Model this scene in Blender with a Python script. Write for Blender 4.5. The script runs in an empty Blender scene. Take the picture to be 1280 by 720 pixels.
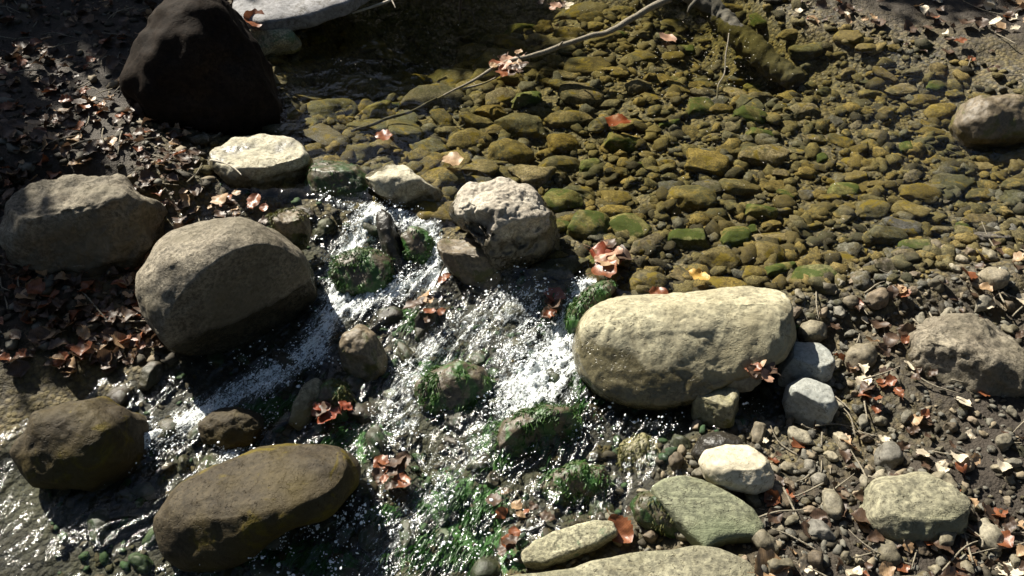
import bpy, bmesh, math, random
import numpy as np
from mathutils import Vector, Matrix

random.seed(7)
rng = np.random.default_rng(11)
sc = bpy.context.scene
col = sc.collection
rad = math.radians

# ------------------------------------------------------------------ camera, light, exposure
H, PITCH, VFOV = 2.2, rad(42.0), rad(36.0)
FPX = 360.0 / math.tan(VFOV / 2)
cam_d = bpy.data.cameras.new('camera')
cam_d.sensor_fit = 'VERTICAL'
cam_d.angle_y = VFOV
cam_d.clip_start, cam_d.clip_end = 0.05, 500
cam = bpy.data.objects.new('camera', cam_d)
cam.location = (0, 0, H)
cam.rotation_euler = (math.pi / 2 - PITCH, 0, 0)
col.objects.link(cam)
sc.camera = cam

SUN_EL, SUN_AZ = rad(42), rad(-42)            # azimuth measured from +Y (into the picture), negative = to the left
sun_dir = Vector((math.sin(SUN_AZ) * math.cos(SUN_EL), math.cos(SUN_AZ) * math.cos(SUN_EL), math.sin(SUN_EL)))
w = bpy.data.worlds.new('World'); sc.world = w; w.use_nodes = True
nt = w.node_tree
sky = nt.nodes.new('ShaderNodeTexSky'); sky.sky_type = 'NISHITA'; sky.sun_disc = False
sky.sun_elevation = SUN_EL; sky.sun_rotation = SUN_AZ
bg = nt.nodes['Background']; bg.inputs[1].default_value = 0.05
nt.links.new(sky.outputs[0], bg.inputs[0])
sd_ = bpy.data.lights.new('sun', 'SUN'); sd_.energy = 5.0; sd_.angle = rad(0.5); sd_.color = (1.0, 0.945, 0.82)
sun = bpy.data.objects.new('sun', sd_); col.objects.link(sun)
sun.rotation_euler = sun_dir.to_track_quat('Z', 'Y').to_euler()
sun.location = (-3, 5, 8)
sc.view_settings.view_transform = 'Standard'; sc.view_settings.look = 'None'
sc.view_settings.gamma = 1; sc.view_settings.exposure = 1.35; sc.view_settings.use_curve_mapping = False
sc.cycles.use_denoising = True
sc.cycles.max_bounces = 8; sc.cycles.transparent_max_bounces = 16
sc.cycles.caustics_reflective = False; sc.cycles.caustics_refractive = False
sc.cycles.use_adaptive_sampling = True; sc.cycles.adaptive_threshold = 0.012

# ------------------------------------------------------------------ picture <-> place
CP, SP = math.cos(PITCH), math.sin(PITCH)
FWD = np.array([0, CP, -SP]); UPV = np.array([0, SP, CP]); RIGHT = np.array([1.0, 0, 0])
CAM = np.array([0, 0, H])
def ray(px, py):
    return FWD + RIGHT * ((px - 640) / FPX) + UPV * ((360 - py) / FPX)
def at(px, py, z):
    d = ray(px, py); return CAM + d * ((z - H) / d[2])
def to_px(P):
    q = np.asarray(P, float) - CAM
    f = q @ FWD; f = np.where(np.abs(f) < 1e-3, 1e-3, f)
    return 640 + FPX * (q @ RIGHT) / f, 360 - FPX * (q @ UPV) / f

# ------------------------------------------------------------------ noise (numpy)
def _hash(i, j, k, s):
    n = (i * 374761393 + j * 668265263 + k * 1274126177 + s * 362437) & 0xffffffff
    n = ((n ^ (n >> 13)) * 1274126177) & 0xffffffff
    n = (n ^ (n >> 16)) & 0xffffff
    return n / float(0xffffff)
def vnoise(P, s=0):
    P = np.asarray(P, float); f = np.floor(P); i = f.astype(np.int64); t = P - f
    t = t * t * t * (t * (t * 6 - 15) + 10)
    r = 0
    for dx in (0, 1):
        for dy in (0, 1):
            for dz in (0, 1):
                wt = (t[:, 0] if dx else 1 - t[:, 0]) * (t[:, 1] if dy else 1 - t[:, 1]) * (t[:, 2] if dz else 1 - t[:, 2])
                r = r + wt * _hash(i[:, 0] + dx, i[:, 1] + dy, i[:, 2] + dz, s)
    return r * 2 - 1
def fbm(P, octv=4, s=0, gain=0.5):
    P = np.asarray(P, float); a, r = 1.0, 0
    for o in range(octv):
        r = r + a * vnoise(P * 2 ** o + 17.3 * o, s + o); a *= gain
    return r
def ss(a, b, x):
    t = np.clip((x - a) / (b - a), 0, 1); return t * t * (3 - 2 * t)

# ------------------------------------------------------------------ node helpers
def new_mat(name):
    m = bpy.data.materials.new(name); m.use_nodes = True
    t = m.node_tree; t.nodes.clear()
    out = t.nodes.new('ShaderNodeOutputMaterial')
    return m, t, out
def N(t, kind, **kw):
    n = t.nodes.new('ShaderNode' + kind)
    for k, v in kw.items():
        if k.startswith('i_'):
            key = k[2:]
            n.inputs[int(key) if key.isdigit() else key.replace('_', ' ')].default_value = v
        else: setattr(n, k, v)
    return n
def L(t, a, b): t.links.new(a, b)
def rgb(c): return (c[0], c[1], c[2], 1)
def ramp(t, fac, stops):
    r = N(t, 'ValToRGB'); e = r.color_ramp.elements
    while len(e) > 1: e.remove(e[-1])
    e[0].position = stops[0][0]; e[0].color = rgb(stops[0][1])
    for p, c in stops[1:]:
        x = e.new(p); x.color = rgb(c)
    L(t, fac, r.inputs[0]); return r.outputs[0]
def mixc(t, fac, a, b, mode='MIX'):
    m = N(t, 'Mix', data_type='RGBA', blend_type=mode)
    for v, i in ((fac, 0), (a, 6), (b, 7)):
        if hasattr(v, 'links'): L(t, v, m.inputs[i])
        elif i == 0: m.inputs[0].default_value = v
        else: m.inputs[i].default_value = rgb(v)
    return m.outputs[2]
def math_(t, op, a, b=0.0, clamp=False):
    m = N(t, 'Math', operation=op); m.use_clamp = clamp
    for v, i in ((a, 0), (b, 1)):
        if hasattr(v, 'links'): L(t, v, m.inputs[i])
        else: m.inputs[i].default_value = v
    return m.outputs[0]
def noise(t, vec, scale, detail=6, rough=0.6, dist=0.0):
    n = N(t, 'TexNoise', i_Scale=scale, i_Detail=detail, i_Roughness=rough, i_Distortion=dist)
    L(t, vec, n.inputs['Vector']); return n.outputs[0]
def mrange(t, v, a, b, c=0.0, d=1.0):
    m = N(t, 'MapRange'); m.interpolation_type = 'SMOOTHSTEP'
    L(t, v, m.inputs[0])
    for i, x in enumerate((a, b, c, d)): m.inputs[i + 1].default_value = x
    return m.outputs[0]

def stone_mat(name, cols, rough=0.85, moss=None, moss_amt=0.0, wetz=None, scale=9.0, bump=1.0, speck=0.35, per_obj=False, wetfac=0.33, alg=None, grain=None, film=None, spec=0.5):
    m, t, out = new_mat(name)
    tc = N(t, 'TexCoord').outputs['Object']
    geo = N(t, 'NewGeometry')
    vec = tc
    if per_obj:
        oi = N(t, 'ObjectInfo')
        ad = N(t, 'VectorMath', operation='ADD'); L(t, geo.outputs['Position'], ad.inputs[0])
        sc_ = N(t, 'VectorMath', operation='SCALE'); L(t, oi.outputs['Random'], sc_.inputs['Scale']); sc_.inputs[0].default_value = (13, 7, 29)
        L(t, sc_.outputs[0], ad.inputs[1]); vec = ad.outputs[0]
    gv = vec
    if grain:
        gm_ = N(t, 'Mapping'); gm_.inputs['Scale'].default_value = grain[:3]; gm_.inputs['Rotation'].default_value = (0, 0, grain[3]); L(t, vec, gm_.inputs[0]); gv = gm_.outputs[0]
    n1 = noise(t, gv, scale, 8, 0.65, 0.4 if grain else 0)
    n2 = noise(t, vec, scale * 9, 6, 0.7)
    n3 = noise(t, vec, scale * 0.4, 3, 0.5)
    if per_obj:
        base = ramp(t, oi.outputs['Random'], [(i / max(1, len(cols) - 1), c) for i, c in enumerate(cols)])
        base = mixc(t, mrange(t, n1, 0.35, 0.7), mixc(t, 1.0, base, (0.6, 0.6, 0.55), 'MULTIPLY'), base)
    else:
        base = ramp(t, n1, [(0.30 + 0.4 * i / max(1, len(cols) - 1), c) for i, c in enumerate(cols)])
    sp = mrange(t, n2, 0.35, 0.65, 1 - speck, 1 + speck * 0.6)
    spc = N(t, 'CombineColor'); [L(t, sp, spc.inputs[i]) for i in range(3)]
    base = mixc(t, 1.0, base, spc.outputs[0], 'MULTIPLY')
    nd = N(t, 'TexNoise', i_Scale=scale * 5, i_Detail=3); L(t, vec, nd.inputs['Vector'])
    ds = N(t, 'VectorMath', operation='SCALE'); L(t, nd.outputs[1], ds.inputs[0]); ds.inputs['Scale'].default_value = 0.9 / scale
    dv = N(t, 'VectorMath', operation='ADD'); L(t, vec, dv.inputs[0]); L(t, ds.outputs[0], dv.inputs[1])
    v = N(t, 'TexVoronoi', feature='F1', i_Scale=scale * 6); L(t, dv.outputs[0], v.inputs['Vector'])
    pit = mrange(t, v.outputs[0], 0.08, 0.32)
    pitm = math_(t, 'MAXIMUM', pit, mrange(t, n3, 0.42, 0.6))
    if not per_obj:
        cv = N(t, 'TexVoronoi', feature='DISTANCE_TO_EDGE', i_Scale=scale * .75); cds = N(t, 'VectorMath', operation='SCALE'); L(t, nd.outputs[1], cds.inputs[0]); cds.inputs['Scale'].default_value = 1.6 / scale
        cad = N(t, 'VectorMath', operation='ADD'); L(t, vec, cad.inputs[0]); L(t, cds.outputs[0], cad.inputs[1]); L(t, cad.outputs[0], cv.inputs['Vector'])
        crk = math_(t, 'MAXIMUM', mrange(t, cv.outputs[0], 0.004, 0.03), mrange(t, n3, 0.53, 0.47))
        pitm = math_(t, 'MINIMUM', pitm, crk)
    base = mixc(t, math_(t, 'SUBTRACT', 1.0, pitm), base, mixc(t, 1.0, base, (0.55, 0.52, 0.46), 'MULTIPLY'))
    st = noise(t, vec, scale * 1.6, 10, 0.75, 0.5)
    base = mixc(t, mrange(t, st, 0.50, 0.66, 0, 0.55), base, mixc(t, 1.0, base, (0.42, 0.38, 0.30), 'MULTIPLY'))
    if alg is not None:                                   # a brown-green algae stain in broad patches
        base = mixc(t, mrange(t, n3, 0.42, 0.62, 0, 0.8), base, alg)
    if film:                                              # one coat of algae and silt spreading over many stones
        fp = noise(t, geo.outputs['Position'], 2.6, 5, 0.6, 0.5); fg = noise(t, geo.outputs['Position'], 48, 6, 0.75)
        fq = N(t, 'Mapping'); fq.inputs['Location'].default_value = (7, 3, 1); L(t, geo.outputs['Position'], fq.inputs[0]); fp2 = noise(t, fq.outputs[0], 3.4, 5, 0.65, 0.5)
        base = mixc(t, mrange(t, math_(t, 'ADD', fp, math_(t, 'MULTIPLY', math_(t, 'SUBTRACT', fg, .5), .5)), 0.46, 0.60, 0, 0.52), base, film[0])
        base = mixc(t, mrange(t, math_(t, 'ADD', fp2, math_(t, 'MULTIPLY', math_(t, 'SUBTRACT', fg, .5), .6)), 0.52, 0.66, 0, 0.8), base, film[1])
        base = mixc(t, mrange(t, fg, 0.40, 0.66, 0.0, 0.6), base, mixc(t, 1.0, base, (0.30, 0.27, 0.20), 'MULTIPLY'))
    r = rough
    if moss is not None and moss_amt > 0:
        nm = noise(t, vec, scale * 0.9, 6, 0.7, 0.6)
        mf = mrange(t, nm, 0.66 - 0.4 * moss_amt, 0.74 - 0.36 * moss_amt)
        mcol = mixc(t, n2, tuple(0.45 * c for c in moss), moss)
        base = mixc(t, mf, base, mcol)
    if wetz is not None:
        sx = N(t, 'SeparateXYZ'); L(t, geo.outputs['Position'], sx.inputs[0])
        hz = math_(t, 'ADD', sx.outputs[2], math_(t, 'MULTIPLY', math_(t, 'SUBTRACT', n3, 0.5), 0.16))
        hz = math_(t, 'ADD', hz, math_(t, 'MULTIPLY', math_(t, 'SUBTRACT', n1, 0.5), 0.06))
        wf = mrange(t, hz, wetz - 0.012, wetz + 0.018, 1, 0)
        base = mixc(t, wf, base, mixc(t, 1.0, base, (wetfac, wetfac * 0.95, wetfac * 0.8), 'MULTIPLY'))
        r = mrange(t, wf, 0, 1, rough, 0.22)
    p = N(t, 'BsdfPrincipled'); L(t, base, p.inputs['Base Color']); p.inputs['Specular IOR Level'].default_value = spec
    if hasattr(r, 'links'): L(t, r, p.inputs['Roughness'])
    else: p.inputs['Roughness'].default_value = r
    b1 = N(t, 'Bump', i_Strength=0.55 * bump, i_Distance=0.012); L(t, n1, b1.inputs['Height'])
    b2 = N(t, 'Bump', i_Strength=0.5 * bump, i_Distance=0.004); L(t, n2, b2.inputs['Height']); L(t, b1.outputs[0], b2.inputs['Normal'])
    b3 = N(t, 'Bump', i_Strength=0.35 * bump, i_Distance=0.005); L(t, pitm, b3.inputs['Height']); L(t, b2.outputs[0], b3.inputs['Normal'])
    L(t, b3.outputs[0], p.inputs['Normal'])
    L(t, p.outputs[0], out.inputs[0])
    return m

def leaf_mat(name, c1, c2, rough=0.5):
    m, t, out = new_mat(name)
    tc = N(t, 'TexCoord').outputs['Object']
    n = noise(t, tc, 45, 6, 0.65)
    oi = N(t, 'ObjectInfo')
    base = ramp(t, n, [(0.35, c1), (0.65, c2)])
    wv = N(t, 'TexWave', wave_type='BANDS', i_Scale=60, i_Distortion=3.0); L(t, tc, wv.inputs[0])
    base = mixc(t, mrange(t, wv.outputs[1], 0.0, 0.25, 0.35, 0.0), base, tuple(0.4 * x for x in c1))
    p = N(t, 'BsdfPrincipled', i_Roughness=rough); L(t, base, p.inputs['Base Color'])
    tr = N(t, 'BsdfTranslucent'); L(t, base, tr.inputs[0])
    mx = N(t, 'MixShader', i_0=0.25); L(t, p.outputs[0], mx.inputs[1]); L(t, tr.outputs[0], mx.inputs[2])
    b = N(t, 'Bump', i_Strength=0.5, i_Distance=0.003); L(t, n, b.inputs['Height']); L(t, b.outputs[0], p.inputs['Normal'])
    L(t, mx.outputs[0], out.inputs[0]); return m

def plain_mat(name, c1, c2, scale=20, rough=0.8, stretch=None, bump=0.6, transl=0.0):
    m, t, out = new_mat(name)
    tc = N(t, 'TexCoord').outputs['Object']
    if stretch:
        mp = N(t, 'Mapping'); mp.inputs['Scale'].default_value = stretch; L(t, tc, mp.inputs[0]); tc = mp.outputs[0]
    n = noise(t, tc, scale, 8, 0.7)
    base = ramp(t, n, [(0.35, c1), (0.65, c2)])
    p = N(t, 'BsdfPrincipled', i_Roughness=rough); L(t, base, p.inputs['Base Color'])
    b = N(t, 'Bump', i_Strength=bump, i_Distance=0.008); L(t, n, b.inputs['Height']); L(t, b.outputs[0], p.inputs['Normal'])
    if transl:
        tr = N(t, 'BsdfTranslucent'); L(t, base, tr.inputs[0])
        mx = N(t, 'MixShader', i_0=transl); L(t, p.outputs[0], mx.inputs[1]); L(t, tr.outputs[0], mx.inputs[2])
        L(t, mx.outputs[0], out.inputs[0])
    else: L(t, p.outputs[0], out.inputs[0])
    return m

# ------------------------------------------------------------------ object helpers
def tag(o, label=None, cat=None, group=None, kind=None):
    if label: o['label'] = label
    if cat: o['category'] = cat
    if group: o['group'] = group
    if kind: o['kind'] = kind
    return o
def mesh_np(name, V, F, mat, smooth=True):
    me = bpy.data.meshes.new(name)
    V = np.asarray(V, np.float32); F = np.asarray(F, np.int32)
    me.vertices.add(len(V)); me.vertices.foreach_set('co', V.ravel())
    k = F.shape[1]
    me.loops.add(F.size); me.loops.foreach_set('vertex_index', F.ravel())
    me.polygons.add(len(F)); me.polygons.foreach_set('loop_start', np.arange(0, F.size, k, dtype=np.int32))
    me.update(calc_edges=True); me.validate()
    if smooth: me.polygons.foreach_set('use_smooth', np.ones(len(me.polygons), bool))
    if mat: me.materials.append(mat)
    return me
def link(name, me, loc=(0, 0, 0), parent=None, rot=None, scale=None):
    o = bpy.data.objects.new(name, me); col.objects.link(o); o.location = loc
    if rot is not None: o.rotation_euler = rot
    if scale is not None: o.scale = scale
    if parent is not None: o.parent = parent
    return o
def empty(name, loc):
    o = bpy.data.objects.new(name, None); col.objects.link(o); o.location = loc; o.empty_display_size = 0.1; return o
_ico = {}
def ico(sub):
    if sub not in _ico:
        bm = bmesh.new(); bmesh.ops.create_icosphere(bm, subdivisions=sub, radius=1)
        bm.verts.ensure_lookup_table()
        V = np.array([v.co[:] for v in bm.verts]); F = np.array([[v.index for v in f.verts] for f in bm.faces]); bm.free()
        V /= np.linalg.norm(V, axis=1)[:, None]
        _ico[sub] = (V, F)
    V, F = _ico[sub]; return V.copy(), F
def vnormals(V, F):
    n = np.cross(V[F[:, 1]] - V[F[:, 0]], V[F[:, 2]] - V[F[:, 0]])
    r = np.zeros_like(V)
    for k in range(3): np.add.at(r, F[:, k], n)
    return r / (np.linalg.norm(r, axis=1)[:, None] + 1e-12)
def radial(poly, nang=360, smooth=4):
    poly = np.asarray(poly, float); A = poly; B = np.roll(poly, -1, axis=0)
    R = np.zeros(nang)
    for i in range(nang):
        th = 2 * math.pi * i / nang; d = np.array([math.cos(th), math.sin(th)])
        e = B - A; den = d[0] * e[:, 1] - d[1] * e[:, 0]
        den = np.where(np.abs(den) < 1e-12, 1e-12, den)
        tt = (A[:, 0] * e[:, 1] - A[:, 1] * e[:, 0]) / den
        u = (A[:, 0] * d[1] - A[:, 1] * d[0]) / den
        ok = (tt > 0) & (u >= -1e-6) & (u <= 1 + 1e-6)
        R[i] = tt[ok].max() if ok.any() else 0.01
    k = np.exp(-0.5 * (np.arange(-12, 13) / smooth) ** 2); k /= k.sum()
    return np.convolve(np.r_[R[-12:], R, R[:12]], k, 'valid')
ROCKS = []          # (footprint outline in pixels) to keep small stones out of the big ones
SCAT = {}
def rock(name, label, outline, zc, depth, mat, planes=(), amp=0.05, nscale=3.0, fine=0.012, sub=6, e=0.7, seed=0, mode='view',
         grad=(0, 0), cat='rock', group=None, smooth=4, ridged=0.0, keep=False, rest=None, dents=()):
    """a solid stone: the outline gives its size across, `depth` its half thickness; planes flatten faces, noise roughens it"""
    ol = np.asarray(outline, float); c = 0.5 * (ol.min(0) + ol.max(0))
    if rest is not None:
        zc = 0.2
        for _ in range(8):
            p_ = at(c[0], c[1], zc); zc = float(z_bed([p_[0]], [p_[1]])[0]) + rest
    C = at(c[0], c[1], zc)
    if mode == 'view':
        s = ((C - CAM) @ FWD) / FPX
        A, B, Nn = RIGHT, UPV, -FWD
        uv = np.c_[(ol[:, 0] - c[0]) * s, -(ol[:, 1] - c[1]) * s]
    else:
        Nn = np.array([-grad[0], -grad[1], 1.0], dtype=float); Nn /= np.linalg.norm(Nn)
        A = np.array([1, 0, grad[0]], dtype=float); A /= np.linalg.norm(A); B = np.cross(Nn, A)
        pts = []
        for p in ol:
            d = ray(*p); tt = ((C - CAM) @ Nn) / (d @ Nn); pts.append(CAM + d * tt - C)
        pts = np.array(pts); uv = np.c_[pts @ A, pts @ B]
        C = C - Nn * depth
    R = radial(uv, smooth=smooth) * 1.045
    V, F = ico(sub)
    rho = np.sqrt(V[:, 0] ** 2 + V[:, 1] ** 2); th = np.arctan2(V[:, 1], V[:, 0]) % (2 * math.pi)
    Rt = np.interp(th / (2 * math.pi) * 360, np.arange(361), np.r_[R, R[0]])
    ro = rho ** e; wz = np.sign(V[:, 2]) * np.abs(V[:, 2]) ** e * depth
    P = (A[None] * (np.cos(th) * ro * Rt)[:, None] + B[None] * (np.sin(th) * ro * Rt)[:, None] + Nn[None] * wz[:, None])
    size = float(R.mean())
    for pl in planes:
        n = np.array(pl[:3], dtype=float); n = n / np.linalg.norm(n)
        d = P @ n; lim = pl[3] * d.max(); over = np.maximum(d - lim, 0)
        P = P - n[None] * (over * (1 - (pl[4] if len(pl) > 4 else 0.15)))[:, None]
    nn = vnormals(P, F)
    q = P / size * nscale * 0.5
    disp = fbm(q, 4, seed) * amp * size
    if ridged:
        r_ = 1 - np.abs(fbm(q * 1.7 + 5, 4, seed + 40)); disp -= ridged * size * np.clip(r_ - 0.72, 0, 1) * 2
    disp += fbm(P / 0.03, 4, seed + 9, 0.6) * fine * 0.5 * min(size, 0.15)
    P = P + nn * disp[:, None]
    for dx, dy, rp, dd in dents:                       # hollows worn into the side one sees
        qx, qy = to_px(P + C); fc = (vnormals(P, F) @ -FWD) > -.1
        k_ = ss(1.0, .35, np.hypot(qx - dx, (qy - dy)) / rp * (1 + .3 * vnoise(P / .02, seed))) * fc
        P = P + FWD[None] * (k_ * dd)[:, None]
    me = mesh_np(name, P, F, mat)
    o = link(name, me, C)
    tag(o, label, cat, group)
    ROCKS.append((ol, C))
    SCAT[o.name] = (P, F, C)
    return o
def smooth_path(pts, n):
    pts = np.asarray(pts, float); m = len(pts)
    t = np.linspace(0, m - 1, n); out = []
    for x in t:
        i = min(int(x), m - 2); f = x - i
        p0, p1, p2, p3 = pts[max(i - 1, 0)], pts[i], pts[i + 1], pts[min(i + 2, m - 1)]
        out.append(0.5 * (2 * p1 + (p2 - p0) * f + (2 * p0 - 5 * p1 + 4 * p2 - p3) * f * f + (3 * p1 - p0 - 3 * p2 + p3) * f ** 3))
    return np.array(out)
def tube(path, radii, sides=10, n=None, wob=0.0, seed=0, rough=0.0):
    n = n or len(path) * 6
    P = smooth_path(path, n); r = np.interp(np.linspace(0, 1, n), np.linspace(0, 1, len(radii)), radii)
    if wob: P = P + np.c_[vnoise(P * 9, seed), vnoise(P * 9, seed + 1), vnoise(P * 9, seed + 2)] * wob
    T = np.gradient(P, axis=0); T /= np.linalg.norm(T, axis=1)[:, None] + 1e-12
    ref = np.array([0, 0, 1.0]) if abs(T[:, 2]).mean() < 0.8 else np.array([1.0, 0, 0])
    X = np.cross(T, ref); X /= np.linalg.norm(X, axis=1)[:, None] + 1e-9; Y = np.cross(T, X)
    a = np.linspace(0, 2 * math.pi, sides, endpoint=False)
    V = (P[:, None] + X[:, None] * (np.cos(a)[None, :, None] * r[:, None, None]) + Y[:, None] * (np.sin(a)[None, :, None] * r[:, None, None]))
    V = V.reshape(-1, 3)
    if rough:
        cen = np.repeat(P, sides, axis=0); dd = V - cen
        V = cen + dd * (1 + rough * fbm(V * 40, 3, seed + 5))[:, None]
    F = []
    for i in range(n - 1):
        for j in range(sides):
            F.append((i * sides + j, i * sides + (j + 1) % sides, (i + 1) * sides + (j + 1) % sides, (i + 1) * sides + j))
    V = np.vstack([V, P[:1], P[-1:]]); k = n * sides
    for j in range(sides):
        F.append((k, (j + 1) % sides, j, j)); b = (n - 1) * sides
        F.append((k + 1, b + j, b + (j + 1) % sides, b + (j + 1) % sides))
    return V, F
def mesh_py(name, V, F, mat, smooth=True):
    F = [tuple(dict.fromkeys(f)) for f in F]
    me = bpy.data.meshes.new(name); me.from_pydata([tuple(v) for v in V], [], F); me.update()
    if smooth: me.polygons.foreach_set('use_smooth', [True] * len(me.polygons))
    if mat: me.materials.append(mat)
    return me

# ------------------------------------------------------------------ the ground plan
ZP = 0.30
dam_px = [(-400, 210), (100, 215), (280, 225), (385, 238), (470, 252), (560, 275), (640, 325), (700, 338), (745, 346), (790, 366), (975, 370), (1040, 362), (1400, 345)]
_d = np.array([at(x, y, ZP) for x, y in dam_px])
def s_down(x, y): return (np.interp(x, _d[:, 0], _d[:, 1]) - y) * 0.93
def z_water(x, y):
    s = s_down(x, y)
    return ZP - 0.08 * ss(0.0, 0.15, s) - 0.16 * np.clip((s - 0.1) / 1.15, 0, 2.0)
def at_w(px, py, dz=0.0):
    z = ZP
    for _ in range(12):
        p = at(px, py, z + dz); z = float(z_water(p[0], p[1]))
    return at(px, py, z + dz)
shore_px = [(520, -75), (440, -40), (405, 8), (345, 55), (305, 120), (272, 165), (262, 225), (296, 258), (250, 285), (236, 400), (226, 452), (150, 480), (60, 530), (-150, 620), (-200, 1000),
            (560, 1000), (610, 760), (640, 700), (700, 668), (790, 645), (832, 602), (850, 566), (880, 545), (960, 540), (1008, 520), (1014, 470), (1002, 400), (1012, 368),
            (1100, 335), (1240, 300), (1330, 235), (1330, 165), (1220, 92), (1075, 50), (1008, 34), (962, 2), (935, -30), (900, -62), (700, -80)]
shore = np.array([at_w(x, y)[:2] for x, y in shore_px])
def sd_shore(x, y):
    """distance to the waterline, negative over the stream"""
    P = np.c_[np.ravel(x), np.ravel(y)]; A = shore; B = np.roll(shore, -1, axis=0)
    dmin = np.full(len(P), 1e9); inside = np.zeros(len(P), bool)
    for a, b in zip(A, B):
        e = b - a; t = np.clip(((P - a) @ e) / (e @ e + 1e-12), 0, 1)
        dmin = np.minimum(dmin, np.linalg.norm(P - a - t[:, None] * e, axis=1))
        cond = ((a[1] > P[:, 1]) != (b[1] > P[:, 1]))
        xin = (b[0] - a[0]) * (P[:, 1] - a[1]) / (b[1] - a[1] + 1e-12) + a[0]
        inside ^= cond & (P[:, 0] < xin)
    return np.where(inside, -dmin, dmin)
def z_bed(x, y):
    x = np.ravel(x); y = np.ravel(y)
    sd = sd_shore(x, y); s = s_down(x, y)
    dmax = np.where(s < 0, 0.045 + 0.085 * ss(0.0, 0.8, -s) * (1 - 0.55 * ss(0.1, 1.2, x)), 0.035)
    px_, py_ = to_px(np.c_[x, y, 0 * x + 0.25])
    hole = np.exp(-0.5 * (((px_ - 450) / 110) ** 2 + ((py_ - 0) / 42) ** 2)) + .8 * np.exp(-0.5 * (((px_ - 960) / 70) ** 2 + ((py_ - 20) / 40) ** 2)) + .5 * ss(10, -60, py_) + .35 * np.exp(-0.5 * (((px_ - 370) / 60) ** 2 + ((py_ - 85) / 16) ** 2))
    dmax = dmax + np.where(s < 0, 0.55 * hole, 0)
    dep = np.where(sd < 0, -np.minimum(-sd * (0.45 + 1.2 * np.clip(hole, 0, 1) * (s < 0)), dmax), 0)
    up = np.where(sd > 0, 0.12 * np.minimum(sd, 0.35) + 0.10 * np.minimum(sd, 3.0) + 0.12 * np.maximum(sd - 1.0, 0), 0)
    up += 0.48 * np.maximum(y - 5.6, 0) * ss(5.4, 7, y)  # unseen far slope, its steepness shaped for what the pool reflects
    P = np.c_[x, y, 0 * x]
    nz = fbm(P * 7, 4, 3) * 0.012 + fbm(P * 30, 3, 8) * 0.005
    zz = z_water(x, y) + dep + up + nz
    return zz
def grid_xy(xs, ys):
    X, Y = np.meshgrid(xs, ys); return X.ravel(), Y.ravel()
def grid_faces(nx, ny):
    i = np.arange(nx - 1)[None] + nx * np.arange(ny - 1)[:, None]
    i = i.ravel(); return np.c_[i, i + 1, i + 1 + nx, i + nx]

WEED_SPOTS = ((590, 660, 40, 40), (560, 620, 30, 25), (350, 510, 40, 12), (450, 545, 30, 20), (560, 470, 40, 20), (330, 690, 60, 14), (690, 400, 12, 20), (520, 400, 20, 10), (730, 480, 12, 25), (480, 640, 14, 10), (620, 560, 20, 25), (640, 700, 30, 12), (650, 545, 40, 22), (680, 515, 40, 10), (545, 690, 40, 20), (590, 640, 30, 30), (445, 345, 25, 22), (430, 565, 20, 20), (600, 690, 30, 20), (720, 600, 30, 12), (400, 700, 40, 14))

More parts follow.
